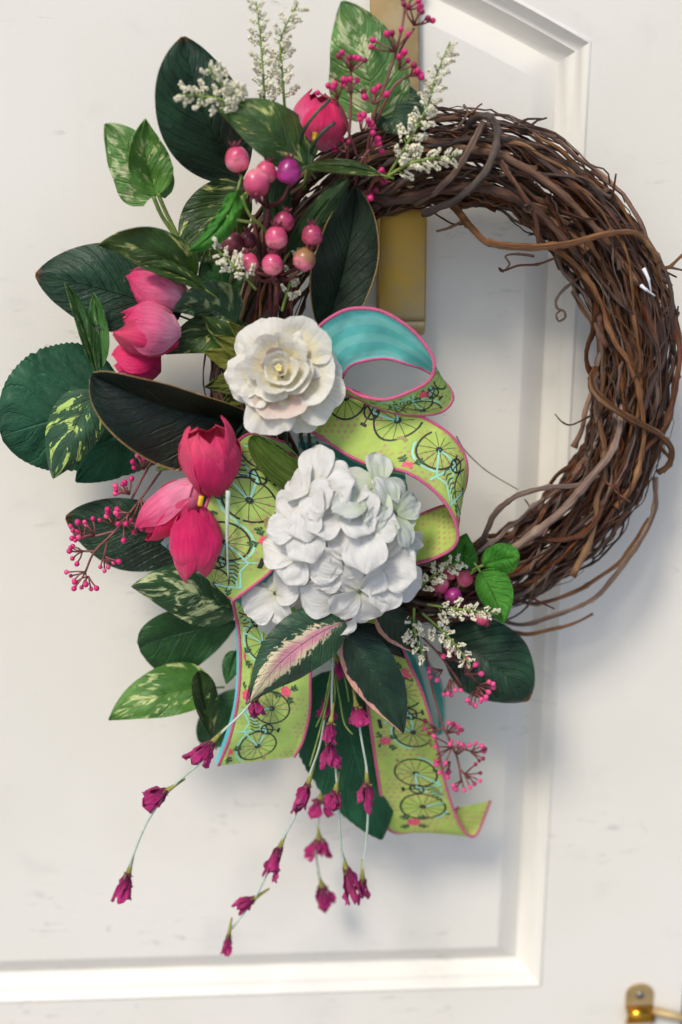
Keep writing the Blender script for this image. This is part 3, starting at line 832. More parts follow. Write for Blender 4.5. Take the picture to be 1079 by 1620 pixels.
pothos('dark leaf with cream splashes under the left ribbon loop', 'cream_leaf', (378, 968, .10), (208, 928, .12), 46, 52, shape='ovate', bend=-12, dmid=.006, dL=-.014, dR=-.006, wave=.003)
pothos('plain dark green squarish leaf beneath the cream splashed leaf', 'plain_leaf', (378, 985, .07), (219, 1022, .085), 62, 38, shape='obovate', bend=-4, dL=-.008, dR=.01, wave=.003)
pothos('pointed bright splashed leaf at lower left of the ribbon tail', 'pothos', (336, 1088, .085), (172, 1139, .105), 36, 46, shape='ovate', bend=-12, dmid=.006, dL=.008, dR=-.012, wave=.003)
pothos('narrow folded olive leaf hanging beside the left ribbon tail', 'pothos_dark', (338, 1172, .10), (314, 1062, .12), 16, 24, shape='obovate', bend=2, dL=.008, dR=-.008)
pothos('small plain leaf tucked against the left ribbon tail edge', 'plain_leaf', (374, 1030, .09), (358, 1082, .095), 14, 16, shape='ovate')
pothos('shadowed dark leaf behind the foot of the left ribbon tail', 'plain_leaf', (395, 1095, .05), (316, 1175, .06), 34, 38, shape='round', bend=4)
pothos('green leaf with pink and cream centre below the white hydrangea', 'pink_leaf', (546, 983, .19), (396, 1109, .20), 44, 50, shape='ovate', bend=-16, dmid=.008, dL=-.012, dR=-.008, ridge_mat='stem_mauve', wave=.003)
pothos('dark leaf with pink margin hanging below the white hydrangea', 'margin_leaf', (548, 1008, .165), (638, 1160, .17), 42, 40, shape='ovate', bend=8, dmid=.006, dL=-.012, dR=-.006, ridge_mat='stem_dark')
pothos('dark pink rimmed leaf between the hydrangea and right heather', 'margin_leaf', (600, 962, .155), (664, 1034, .15), 24, 30, shape='ovate', bend=4, dL=-.01, dR=-.008, ridge_mat='stem_dark')
pothos('dark leaf laid flat over the top of the right ribbon tail', 'margin_leaf', (552, 1000, .135), (640, 1042, .13), 20, 22, shape='ovate', bend=10, dL=-.008, dR=-.006, ridge_mat='stem_dark')
leaf('hydrangea_leaf', 'huge toothed green leaf at far left edge of the wreath', 'leaf', GH, 'hydrangea_leaf', (200, 640, .085), (2, 690, .10), 88, 118, shape='disc', bend=-4, dL=-.012, dR=-.016, serr=26, pleat=.0022, nx=18, ny=52)
leaf('hydrangea_leaf', 'toothed green leaf mostly hidden under the tan rimmed magnolia leaf', 'leaf', GH, 'hydrangea_leaf', (270, 640, .078), (120, 762, .09), 62, 46, shape='broad', bend=-4, dL=-.012, dR=-.012, serr=22, pleat=.002, nx=18, ny=44)
leaf('hydrangea_leaf', 'large toothed green leaf pointing down between the ribbon tails', 'leaf', GH, 'hydrangea_leaf', (528, 1060, .095), (604, 1328, .10), 78, 88, shape='broad', bend=-4, dL=-.014, dR=-.010, serr=26, pleat=.0022, nx=18, ny=52)
leaf('strap_leaf', 'ribbed olive strap leaf curling from under the cream camellia', 'leaf', GS, 'strap', (505, 772, .145), (398, 690, .175), 26, 24, shape='strap', bend=12, dmid=.01, dL=-.008, dR=-.008)
leaf('strap_leaf', 'ribbed dark strap leaf beside the top magnolia leaf by the berries', 'leaf', GS, 'strap_dark', (458, 400, .125), (550, 282, .14), 16, 22, shape='strap', bend=4, dmid=.008, dL=-.006, dR=-.008)
leaf('strap_leaf', 'dark ribbed leaf rising behind the three upper berries', 'leaf', GS, 'strap_dark', (440, 380, .10), (440, 270, .105), 24, 22, shape='strap', dL=-.006, dR=-.006)
leaf('blade_leaf', 'tall thin pale blade leaf standing above the far left toothed leaf', 'leaf', GS, 'blade', (152, 592, .125), (102, 446, .135), 11, 14, shape='lance', bend=-6, dL=.006, dR=-.008)
leaf('blade_leaf', 'shorter green blade leaf with twisting stalk left of the tulips', 'leaf', GS, 'blade', (160, 585, .115), (148, 463, .125), 20, 14, shape='lance', bend=-4, dL=-.008, dR=.008)

# leaf sprigs
def sprig(label, leaves, stems, name='leaf_sprig', stem_r=2.2):
    b = stems[0][-1]
    t = thing(name, label, 'leaf sprig', at(*b), 'small leaf sprigs')
    for a in leaves:
        kw = dict(a[-1]); add_leaf(t, *a[:-1], name='leaf', **kw)
    for pts in stems:
        tube('stem', px_path(pts, 8), stem_r * S(.1), M['stem'], t, 7)
    return t
sprig('two heart leaves on green stalks high at far left', [
    ('pothos_light', (242, 312, .10), (166, 196, .115), 48, 44, dict(shape='heart', bend=-8, dL=-.008, dR=-.012, lobe=.06)),
    ('pothos', (250, 308, .115), (230, 188, .125), 30, 40, dict(shape='ovate', bend=10, dL=.012, dR=-.004))],
    [[(250, 306, .115), (262, 335, .11), (278, 368, .105), (300, 420, .10)], [(243, 312, .10), (258, 345, .10), (282, 378, .10)]], stem_r=3.2)
sprig('bright green toothed leaf on a forked pale stalk by the berries', [
    ('bright_leaf', (376, 300, .15), (298, 398, .16), 22, 16, dict(shape='lance', bend=14, dL=-.006, dR=-.004, serr=22, pleat=.001)),
    ('bright_leaf', (382, 312, .145), (352, 340, .15), 14, 18, dict(shape='ovate', dL=.004, dR=-.01))],
    [[(382, 310, .15), (395, 340, .145), (416, 360, .135), (430, 382, .12)], [(358, 342, .15), (385, 350, .145), (410, 352, .135)]], stem_r=2.3)
sprig('three small round green leaves against the lower wreath vines', [
    ('bright_leaf', (764, 894, .13), (822, 882, .14), 26, 26, dict(shape='round', bend=3, dL=-.004, dR=-.006)),
    ('bright_leaf', (760, 905, .135), (796, 987, .14), 34, 22, dict(shape='ovate', bend=4, dL=-.004, dR=-.008)),
    ('bright_leaf', (735, 908, .115), (738, 844, .12), 30, 22, dict(shape='ovate', bend=3, dL=-.006, dR=-.006))],
    [[(764, 894, .13), (752, 902, .128), (735, 915, .12), (715, 940, .10)], [(736, 906, .115), (735, 915, .12)]], stem_r=2.4)

# ------------------------------------------------------------------ petals and flowers
def petal_geo(L, Wd, cup=0.3, curl=0.0, ruffle=0.0, seed=0.0, pa=.75, pb=.3, nx=10, ny=12, notch=0.0):
    mx = (pa / (pa + pb)) ** pa * (pb / (pa + pb)) ** pb
    V, F, U = [], [], []
    for j in range(ny + 1):
        t = j / ny; tt = min(max(t, .02), .995)
        w = max(tt ** pa * (1 - tt) ** pb / mx, 0.06)
        for i in range(nx + 1):
            s = -1 + 2 * i / nx
            y = s * Wd * 0.5 * w
            x = L * t - L * 0.10 * s * s * t * (1 if t > .6 else .4) - notch * L * (1 - abs(s)) ** 2 * (t ** 6)
            x += 0.02 * L * noise.noise(Vector((s * 3, seed, t * 2))) * t
            z = cup * (s * s) * Wd * 0.5 * w + curl * L * t * t
            z += ruffle * .22 * noise.noise(Vector((s * 14 * (.4 + t), t * 3, seed + 9))) * t
            z += ruffle * (noise.noise(Vector((s * 2.2, t * 2.4, seed))) * (0.25 + t) + 0.5 * noise.noise(Vector((s * 6, t * 5, seed + 4))) * t * abs(s))
            V.append(Vector((x, y, z))); U.append((i / nx, t))
    for j in range(ny):
        for i in range(nx):
            k = j * (nx + 1) + i
            F.append((k, k + 1, k + nx + 2, k + nx + 1))
    return V, F, U

def camellia():
    c = at(446, 589, .165)
    t = thing('camellia', 'large cream white camellia with ruffled petals at the centre left', 'flower', c)
    nrm = (CL - c).normalized(); nrm = (nrm + Vector((-0.12, 0, 0.16))).normalized()
    Fm = frame_from(nrm, Vector((0, 0, 1))).to_4x4()
    k = S(.17)
    rr = random.Random(5)
    Fq = Fm.to_3x3()
    # each row of petals: count, inner radius, reach, height of root, height of rim, half angle
    for row, (n, r0, r1, z0, z1, hw) in enumerate(((6, 11, 90, -8, -10, .62), (5, 11, 84, -2, 2, .74), (5, 11, 70, 2, 18, .78), (4, 10, 54, 6, 30, .90), (4, 8, 40, 12, 38, .98), (3, 4, 26, 18, 40, 1.2), (3, 1, 13, 26, 42, 1.3))):
        a0 = rr.uniform(0, 6)
        for i in range(n):
            ac = a0 + 2 * PI * i / n + rr.uniform(-.2, .2)
            jit = Vector((rr.uniform(-6, 6), rr.uniform(-6, 6), 0)) if row < 5 else Vector((0, 0, 0))
            hw_ = hw * rr.uniform(.82, 1.12)
            reach = r1 * rr.uniform(.80, 1.13) * (1 + .09 * abs(math.cos(ac)))
            zz = z1 + rr.uniform(-12, 10) * (r1 / 90)
            sd = rr.uniform(0, 90)
            V, F, U = [], [], []
            nx, ny = 26, 18
            dip = rr.uniform(.0, .10)
            for j in range(ny + 1):
                v = j / ny
                for q in range(nx + 1):
                    s = -1 + 2 * q / nx
                    vv = v * (1 - .30 * abs(s) ** 3.2 - dip * (1 - abs(s)) ** 3 + .09 * noise.noise(Vector((s * 1.9, sd, 2))) + .03 * noise.noise(Vector((s * 7, sd, 2))))
                    wid = hw_ * (.42 + .58 * min(1, v * 1.6) ** .8)
                    ang = ac + s * wid
                    r = r0 + (reach - r0) * vv ** (1.1 if row < 2 else .72)
                    z = z0 + (zz - z0) * vv ** (.8 if row < 2 else 1.5)
                    z += (7.0 * s * s - 3.0) * v * (r1 / 95) + (-9 * max(0, v - .72) ** 1.2 * 3 if row < 2 else (-5 * max(0, v - .8) * 5 * max(0, noise.noise(Vector((s * 1.4, sd, 1))) + .3)))
                    cr = noise.noise(Vector((s * 1.8, v * 1.3, sd))) * 12.0 + noise.noise(Vector((s * 4.2, v * 1.6, sd + 5))) * 4.5 * v * v + noise.noise(Vector((s * 17, v * 1.5, sd + 8))) * .7 * v
                    z += cr * (.25 + v) * (.15 + r1 / 110)
                    r += cr * .25 * v
                    V.append(c + Fq @ (Vector((r * math.cos(ang), r * math.sin(ang), z)) * k + jit * k)); U.append((q / nx, v))
            for j in range(ny):
                for q in range(nx):
                    w_ = j * (nx + 1) + q
                    F.append((w_, w_ + 1, w_ + nx + 2, w_ + nx + 1))
            o = part('petal', V, F, M['camellia_blush'] if rr.random() < .22 and row > 1 else M['camellia'], t, uvs=U)
            solidify(o, .0002)
    g = Geo()
    for i in range(14):
        a = i * 2.4; r_ = 1.1 * math.sqrt(i)
        p = c + Fq @ (Vector((r_ * math.cos(a), r_ * math.sin(a), 30)) * k)
        V, F, U = tube_geo([p, p + Fq @ (Vector((.5 * math.cos(a), .5 * math.sin(a), 9)) * k), p + Fq @ (Vector((math.cos(a), math.sin(a), 13)) * k)], [.0006, .0006, .0011], 5)
        g.add(V, F, U)
    part('stamens', g.V, g.F, M['stamen_cream'], t, uvs=g.U)
    # green star of sepals behind it
    for (tx, ty, w) in ((322, 556, 26), (324, 612, 26), (362, 508, 18), (548, 650, 20), (478, 692, 18), (338, 530, 22), (350, 640, 24)):
        add_leaf(t, 'sepal', (440, 592, .140), (tx, ty, .128), w, w, name='sepal', shape='ovate', ridge=False, serr=7, wave=.003)
    tube('stem', px_path([(450, 600, .16), (452, 640, .12), (450, 720, .08)], 6), .0025, M['stem_dark'], t)
camellia()

def hydrangea():
    c = at(556, 862, .125)
    t = thing('hydrangea', 'big round white hydrangea head in front of the ribbon bow', 'flower', c)
    k = S(.18)
    rr = random.Random(11)
    pm = []
    for v in range(5):
        V, F, U = petal_geo(61 * k, 65 * k, .04 + .07 * v, -.04 - .08 * v, .0034, v * 7.7, pa=.62, pb=.28, nx=18, ny=16)
        pm.append(mesh('petal', V, F, M['hydrangea'], uvs=U))
    pg = []
    for v in range(3):
        V, F, U = petal_geo(58 * k, 48 * k, .22, -.25, .0034, v * 3.1 + 40, pa=.62, pb=.3, nx=18, ny=16)
        pg.append(mesh('petal', V, F, M['hydrangea_green'], uvs=U))
    # floret centres: (px, py, height over dome, spin, green)
    spots = [(540, 800, 0), (590, 790, 1), (468, 792, 0), (512, 852, 0), (585, 842, 0), (540, 915, 0), (606, 910, 0), (462, 895, 0),
             (500, 958, 0), (575, 968, 0), (410, 966, 0), (436, 938, 0), (645, 815, 1), (545, 985, 0), (458, 835, 0), (648, 868, 1), (610, 758, 1), (490, 762, 0), (632, 940, 0), (462, 960, 0)]
    for (px, py, gr) in spots:
        if px > 440: px, py = 553 + (px - 556) * .80, 858 + (py - 872) * .80
        dx, dy = (px - 556) / 132.0, (py - 862) / 135.0
        rho = min(1.25, math.hypot(dx, dy))
        d = .125 + .075 * math.sqrt(max(0.0, 1 - (rho * .8) ** 2)) + rr.uniform(-.006, .006)
        p = at(px, py, d)
        to = (CL - p).normalized()
        side = CR @ Vector((dx, -dy, 0))
        nrm = (to * 0.9 + side * 0.75 + Vector((rr.uniform(-.28, .28), 0, rr.uniform(-.28, .28)))).normalized()
        Fm = Matrix.Translation(p) @ frame_from(nrm, Vector((rr.uniform(-.4, .4), 0, 1))).to_4x4()
        fl = None
        a0 = rr.uniform(0, PI / 2)
        V, F = sphere_geo(p + nrm * .001, .0019, 8, 5, .8, nrm)
        fl = part('floret', V, F, M['eye'], t)
        for q in range(4):
            a = a0 + q * PI / 2 + rr.uniform(-.12, .12)
            m = Fm @ Matrix.Translation((0, 0, .0006 * (q % 2))) @ Matrix.Rotation(a, 4, 'Z') @ Matrix.Translation((.0012, 0, 0)) @ Matrix.Rotation(R(-rr.uniform(-10, 24)), 4, 'Y') @ Matrix.Rotation(rr.uniform(-.25, .25), 4, 'X') @ Matrix.Scale(rr.uniform(.84, 1.12), 4)
            o = inst('petal', (pg[rr.randrange(3)] if gr else pm[rr.randrange(5)]), fl, m)
            solidify(o, 0.0002)
        tube('pedicel', [p - nrm * .001, p.lerp(c, .5), c + Vector((0, .01, 0))], .0009, M['stem'], fl, 5)
    tube('stem', [c + Vector((0, .01, 0)), c + Vector((-.02, .04, .02))], .003, M['stem_dark'], t)
hydrangea()

def tulip(label, base, tip, rad, mat, mat2=None, open_=0.0, spin=0.0, stem=None, group='pink tulip heads', stamen=False, pw=1.0, name='tulip'):
    b, e = at(*base), at(*tip)
    t = thing(name, label, 'flower', b, group)
    ax = e - b; L = ax.length
    rad = rad * S(base[2])
    Fm = frame_from(ax, (CL - b).normalized())
    rr = random.Random(int(base[0] * 7 + base[1]))
    for layer in (1, 0):
        for i in range(3):
            a0 = spin + 2 * PI * i / 3 + (PI / 3 if layer == 1 else 0)
            V, F, U = [], [], []
            nx, ny = 14, 18
            lk = rr.uniform(.86, 1.08); sd = rr.uniform(0, 50)
            op = open_ * rr.uniform(.4, 1.5) + rr.uniform(-.06, .16)
            for j in range(ny + 1):
                v = j / ny
                prof = math.sin(PI * min(1.0, .06 + v * .86)) ** .62
                r = rad * prof * (.93 if layer == 1 else 1.0) * (1 + op * v * v)
                hw = 1.22 * pw * (math.sin(PI * min(.5, .5 * (v + .05) / .38)) if v < .33 else 1.0) * (1.0 if v < .6 else max(.0, (1 - ((v - .6) / .4) ** 2.1)) ** .72)
                for k in range(nx + 1):
                    s = -1 + 2 * k / nx
                    a = a0 + s * hw
                    rr2 = r * (1 + .07 * s * s * (1 if layer == 0 else .4) + .11 * noise.noise(Vector((s * 2, v * 3, sd))) + .03 * noise.noise(Vector((s * 7, v * 3, sd))) + .03 * (1 - abs(s)) ** 3)
                    h = L * lk * (v - .03 * s * s * v) + L * .045 * noise.noise(Vector((s * 2.2, v * 2, sd))) * v
                    V.append(b + Fm @ Vector((rr2 * math.cos(a), rr2 * math.sin(a), h))); U.append((k / nx, v))
            for j in range(ny):
                for k in range(nx):
                    q = j * (nx + 1) + k
                    F.append((q, q + 1, q + nx + 2, q + nx + 1))
            o = part('petal', V, F, M[mat if (i or not mat2) else mat2], t, uvs=U)
            solidify(o, .0003)
    if stamen:
        P = px_path(stamen, 4); tube('stamen', P, .0022, M['stamen'], t, 8)
    if stem: tube('stem', px_path(stem, 6), .0022, M['stem'], t, 7)
    return t
tulip('hot pink tulip head pointing up over the left ribbon loop', (338, 782, .165), (326, 668, .175), 39, 'tulip', 'tulip_dark', pw=.84, open_=.55, spin=.5, stem=[(338, 782, .165), (300, 740, .13), (250, 742, .10)])
tulip('pale pink tulip head drooping left below the hot pink upright one', (318, 766, .16), (226, 842, .165), 35, 'tulip_pale', 'tulip_mid', open_=-.05, spin=.9, stamen=[(316, 800, .185), (319, 785, .186)])
tulip('hot pink tulip head hanging down over the lower bicycle wheel', (308, 802, .18), (312, 912, .175), 38, 'tulip', 'tulip_dark', spin=.15, open_=.1)
tulip('two tone pink tulip head under the yellow tipped pothos leaf', (294, 470, .12), (205, 445, .125), 33, 'tulip_mid', spin=1.4, open_=.05)
tulip('hot pink tulip head pointing left between the two upper ones', (284, 534, .135), (184, 512, .145), 38, 'tulip', 'tulip_mid', spin=.3, open_=.05)
tulip('deep pink tulip head lowest of the upper group above the tan rimmed leaf', (255, 575, .125), (176, 574, .13), 32, 'tulip_dark', spin=.8)
tulip('rounded pink tulip bud with yellow stamen at the top of the wreath', (500, 238, .105), (508, 150, .11), 40, 'tulip_mid', 'tulip_pale', spin=.7, open_=-.1, stamen=[(497, 222, .135), (499, 209, .136)], stem=[(500, 236, .105), (490, 262, .10), (480, 300, .09)])

# white pin stuck through the left loop
t = thing('ribbon_pick', 'thin pale green pick standing against the left ribbon loop', 'stem', at(361, 915, .178))
V, F, U = tube_geo(px_path([(361, 776, .182), (359, 850, .182), (361, 915, .178)], 6), [.0022 * (1 - .06 * i) for i in range(13)], 8)
part('pick_stem', V, F, M['wire'], t, uvs=U)

# ------------------------------------------------------------------ berries, bud sprays, heather
def berry_mesh(mat):
    g = Geo()
    V, F = sphere_geo(Vector((0, 0, 0)), 1.0, 18, 12, 1.06)
    V = [v * (1 + .10 * noise.noise(v * 1.3 + Vector((len(mat), 0, 0))) - .10 * math.exp(-((v.z + 1.06) / .25) ** 2)) for v in V]
    g.add(V, F, [((math.atan2(v.y, v.x) / (2 * PI)) % 1.0, (v.z + 1) / 2) for v in V], 0)
    return mesh('berry', g.V, g.F, M[mat], uvs=g.U)
BM = {k: berry_mesh(k) for k in ('berry', 'berry_purple', 'berry_dark', 'berry_rose', 'berry_green')}
def crown_mesh():
    g = Geo()
    for i in range(6):
        a = 2 * PI * i / 6
        d = Vector((math.cos(a), math.sin(a), 0))
        V = [d * .22 + Vector((-d.y, d.x, 0)) * .16 + Vector((0, 0, .95)), d * .22 - Vector((-d.y, d.x, 0)) * .16 + Vector((0, 0, .95)), d * .42 + Vector((0, 0, 1.38)), d * .10 + Vector((0, 0, 1.0))]
        g.add(V, [(0, 1, 2), (1, 3, 2), (3, 0, 2)])
    return mesh('crown', g.V, g.F, M['crown'], smooth=False)
CRM = crown_mesh()
def berries(label, items, root_px, group='pink berry clusters'):
    t = thing('berry_cluster', label, 'berries', at(*root_px), group)
    for (px, py, d, r, kind, up) in items:
        p = at(px, py, d)
        ax = (CR @ Vector((up[0], -up[1], .35))).normalized()
        m = Matrix.Translation(p) @ frame_from(ax).to_4x4() @ Matrix.Scale(r * S(d), 4)
        o = inst('berry', BM[kind], t, m)
        c = bpy.data.objects.new('crown', CRM); col.objects.link(c); c.parent = o; c.scale = (1.35, 1.35, 1.12)
        q = p - ax * r * S(d) * .95
        rp = at(*root_px)
        mid_ = q.lerp(rp, .45) - ax * .006
        tube('stalk', [q, q.lerp(mid_, .5) - ax * .003, mid_, rp], [.0013, .0014, .0017, .002], M['stem_brown'], t, 7)
    tube('stem', [at(*root_px), at(root_px[0] - 8, root_px[1] + 110, root_px[2] - .04)], .0026, M['stem_brown'], t, 7)
berries('upper cluster of four pink berries, one purple, below the yellow streaked leaf', [
    (375, 253, .15, 18, 'berry', (-.1, -1)), (406, 289, .16, 20, 'berry', (0, 1)), (421, 273, .15, 15.5, 'berry', (.2, -1)), (457, 272, .155, 18, 'berry_purple', (0, -1))], (424, 328, .13))
berries('middle cluster of pink berries above the cream camellia', [
    (449, 351, .145, 15, 'berry_rose', (.3, -1)), (437, 377, .155, 17, 'berry', (0, -1)), (494, 373, .155, 16, 'berry_rose', (0, -1)), (481, 411, .155, 17, 'berry_green', (.5, -1)),
    (431, 419, .16, 16, 'berry', (0, -1)), (395, 416, .145, 14, 'berry', (-.3, -1)), (367, 385, .12, 17, 'berry_dark', (0, -1)), (392, 380, .11, 13, 'berry_dark', (0, -1))], (440, 440, .125))
berries('low cluster of pink berries beside the hydrangea and round green leaves', [
    (735, 915, .12, 14, 'berry', (.6, -.3)), (697, 925, .125, 14, 'berry', (-.3, 1)), (717, 943, .13, 14, 'berry_purple', (.4, .8)), (795, 923, .11, 12, 'berry', (1, 0)),
    (712, 905, .11, 13, 'berry', (0, -1)), (706, 885, .10, 13, 'berry_dark', (0, -1)), (762, 978, .11, 12, 'berry', (.6, .6)), (738, 965, .10, 12, 'berry_dark', (0, 1))], (722, 955, .09))

def bud_mesh(mat):
    V, F = sphere_geo(Vector((0, 0, 0)), 1.0, 9, 6, 1.15)
    V2 = [Vector((v.x * (1 - .25 * (v.z < -.3)), v.y * (1 - .25 * (v.z < -.3)), v.z)) for v in V]
    return mesh('bud', V2, F, M[mat])
BUD = {k: bud_mesh(k) for k in ('bud', 'bud_pale', 'bud_dark')}
def bud_spray(label, stems, clusters, kinds=('bud', 'bud', 'bud', 'bud_dark'), r=4.6, twig='stem_mauve', seed=1, stem_r=2.0):
    t = thing('bud_spray', label, 'bud spray', at(*stems[0][0]), 'magenta bud sprays')
    rr = random.Random(seed)
    for s in stems:
        tube('stem', px_path(s, 6), stem_r * S(.12), M[twig], t, 6)
    for (x, y, d, ang, n, ln) in clusters:
        j = at(x, y, d)
        g = Geo()
        for i in range(n):
            a = R(ang + (i - (n - 1) / 2) * (110 / max(n, 2)) + rr.uniform(-14, 14))
            l = ln * rr.uniform(.65, 1.15)
            bx, by, bd = x + math.cos(a) * l, y - math.sin(a) * l, d + rr.uniform(-.012, .016)
            e = at(bx, by, bd)
            mid_ = j.lerp(e, .5) + Vector((rr.uniform(-.001, .001), rr.uniform(-.001, .001), rr.uniform(-.001, .001)))
            V, F, U = tube_geo([j, mid_, e], [.0009, .0008, .0008], 5)
            g.add(V, F, U)
            ax = (e - j).normalized()
            m = Matrix.Translation(e + ax * .001) @ frame_from(ax).to_4x4() @ Matrix.Scale(r * S(bd) * rr.uniform(.82, 1.15), 4)
            inst('bud', BUD[rr.choice(kinds)], t, m)
        part('twig', g.V, g.F, M[twig], t, uvs=g.U)
bud_spray('tall magenta bud spray rising across the splashed leaf at the top', [
    [(545, 300, .10), (552, 220, .12), (555, 165, .125), (555, 112, .125)], [(575, 280, .10), (590, 190, .12), (618, 110, .125), (632, 60, .125), (640, 15, .12), (636, -12, .12)],
    [(566, 250, .11), (545, 190, .12), (533, 160, .12)], [(596, 190, .12), (622, 138, .125), (650, 118, .12)], [(560, 300, .1), (575, 250, .12), (598, 225, .125)],
    [(655, 45, .12), (638, 70, .122), (628, 95, .122)], [(570, 320, .1), (590, 290, .12), (600, 270, .12)]],
    [(555, 112, .128, 90, 6, 28), (534, 158, .125, 115, 5, 28), (556, 148, .13, 95, 4, 18), (592, 165, .13, 95, 5, 24), (624, 82, .128, 110, 7, 32), (632, 110, .125, 60, 5, 26),
     (655, 40, .124, 65, 6, 34), (643, 15, .122, 70, 5, 30), (650, 120, .125, 30, 4, 14), (572, 208, .13, 60, 6, 22), (585, 235, .13, 30, 4, 20), (592, 278, .125, 0, 4, 16), (568, 305, .115, -30, 5, 22), (548, 240, .12, 130, 4, 18)], r=4.8, seed=3)
bud_spray('magenta bud spray trailing left from under the dark magnolia leaf', [
    [(262, 735, .10), (222, 790, .12), (182, 840, .13), (150, 872, .135), (135, 905, .135)], [(240, 730, .10), (222, 762, .12), (208, 790, .125)],
    [(182, 840, .13), (150, 848, .13), (130, 848, .13)], [(170, 855, .132), (165, 880, .13)], [(150, 872, .135), (125, 872, .13)]],
    [(228, 742, .12, 120, 6, 20), (205, 782, .13, 140, 7, 22), (222, 790, .13, -60, 5, 30), (205, 812, .13, 200, 5, 20), (150, 848, .13, 150, 6, 30), (132, 850, .13, 130, 5, 22),
     (130, 872, .135, 190, 5, 22), (135, 905, .135, 215, 5, 26), (140, 912, .135, 255, 4, 20), (165, 880, .13, -70, 5, 24), (195, 825, .13, -40, 4, 26), (180, 830, .135, 120, 5, 22)], kinds=('bud_pale', 'bud', 'bud'), r=4.3, seed=8)
bud_spray('rose bud spray just under the white heather at lower right', [
    [(660, 1000, .10), (690, 1030, .11), (715, 1062, .115), (730, 1085, .115)], [(690, 1030, .11), (730, 1050, .115), (755, 1080, .115)]],
    [(715, 1045, .115, 100, 5, 18), (712, 1075, .12, -80, 6, 22), (735, 1065, .12, 20, 6, 24), (755, 1085, .12, -20, 7, 22), (752, 1092, .12, -80, 5, 20), (700, 1060, .115, 200, 4, 18)], kinds=('bud_pale',), r=4.6, twig='stem_mauve', seed=5)
bud_spray('rose bud spray hanging lowest beside the right ribbon tail', [
    [(672, 1020, .10), (682, 1080, .105), (700, 1145, .11), (722, 1195, .11), (730, 1235, .11)], [(702, 1150, .11), (685, 1160, .11)], [(715, 1180, .11), (745, 1188, .112)], [(726, 1215, .11), (742, 1232, .11)]],
    [(690, 1152, .112, 180, 4, 18), (708, 1160, .112, 40, 6, 22), (715, 1182, .115, 200, 5, 28), (722, 1195, .115, 70, 6, 22), (745, 1190, .112, 10, 6, 18), (712, 1205, .115, 230, 6, 22), (735, 1225, .11, -10, 5, 22), (730, 1235, .11, 250, 5, 16)], kinds=('bud_pale', 'bud_pale', 'bud_dark'), r=4.3, seed=6)

def blossom_mesh(seed):
    rr = random.Random(seed)
    g = Geo()
    for i in range(34):
        a = rr.uniform(0, 2 * PI)
        x = rr.uniform(0, 1)
        p = Vector((x, .24 * math.cos(a) * (1.1 - .6 * x), .24 * math.sin(a) * (1.1 - .6 * x)))
        V, F = sphere_geo(p, rr.uniform(.06, .125), 5, 4, rr.uniform(.7, 1.7), Vector((rr.uniform(-1, 1), rr.uniform(-1, 1), rr.uniform(-1, 1))))
        g.add(V, F)
    return mesh('blossom', g.V, g.F, M['heather'])
BL = [blossom_mesh(s) for s in range(5)]
def heather(label, spikes, seed, size=1.0):
    t = thing('heather_sprig', label, 'flower sprig', at(*spikes[0][0]), 'white heather sprigs')
    rr = random.Random(seed)
    for sp in spikes:
        P = px_path(sp, 10)
        tube('stem', P, [.0014 * (1 - .6 * i / len(P)) for i in range(len(P))], M['stem'], t, 6)
        Ln = sum((P[i + 1] - P[i]).length for i in range(len(P) - 1))
        n = max(6, int(Ln / .0042))
        g = Geo()
        for i in range(n):
            u = .16 + .84 * i / n
            f = u * (len(P) - 1); k = min(int(f), len(P) - 2)
            p = P[k].lerp(P[k + 1], f - k); tg = (P[k + 1] - P[k]).normalized()
            sd = tg.cross((CL - p).normalized()).normalized()
            ph = i * 2.4 + rr.uniform(-.5, .5)
            side = sd * math.cos(ph) + (CL - p).normalized() * math.sin(ph) * .8
            if abs(math.cos(ph)) < .25: side += sd * .5
            dr = (tg * .75 + side.normalized()).normalized()
            l = (19.0 - 9.0 * u) * S(.12) * rr.uniform(.8, 1.25) * size
            m = Matrix.Translation(p + dr * l * .35) @ Matrix((dr, dr.orthogonal().normalized(), dr.cross(dr.orthogonal().normalized()))).transposed().to_4x4() @ Matrix.Scale(l, 4)
            inst('blossom', BL[rr.randrange(5)], t, m)
            V, F, U = tube_geo([p, p + dr * l * .5], .0006, 4); g.add(V, F, U)
        part('flower_stalk', g.V, g.F, M['stem'], t, uvs=g.U)
heather('forked white heather sprig lying over the tall dark magnolia leaf', [[(410, 175, .14), (360, 160, .15), (320, 152, .15), (280, 150, .15)], [(400, 168, .14), (372, 150, .15), (345, 128, .15), (330, 106, .15)]], 1, 1.15)
heather('straight white heather sprig at top left of the tall pair', [[(420, 195, .10), (417, 130, .11), (412, 60, .11), (405, 2, .11)]], 2, 1.0)
heather('tall white heather sprig at top nearest the pink bud', [[(452, 192, .105), (447, 120, .115), (445, 60, .115), (472, 4, .115)]], 3, 1.1)
heather('forked white heather sprig over the vines right of the top leaf', [[(606, 290, .115), (640, 235, .13), (675, 170, .13), (690, 120, .13), (712, 66, .13)], [(608, 282, .12), (650, 258, .135), (690, 250, .135), (726, 246, .135)]], 4, 1.15)
heather('short white heather sprig among the pink berries', [[(405, 458, .14), (380, 430, .15), (358, 408, .15), (333, 386, .15)]], 5, 1.1)
heather('small pale heather sprig between the berries and the camellia', [[(446, 492, .125), (458, 450, .13), (470, 415, .13), (475, 395, .13)]], 6, .9)
heather('white heather sprig beside the hydrangea above the low berries', [[(652, 940, .13), (680, 915, .14), (706, 898, .14), (730, 888, .14)]], 7, 1.05)
heather('white heather sprig pointing right across the low berries', [[(676, 956, .135), (712, 962, .145), (750, 966, .145), (788, 971, .145)]], 8, 1.05)
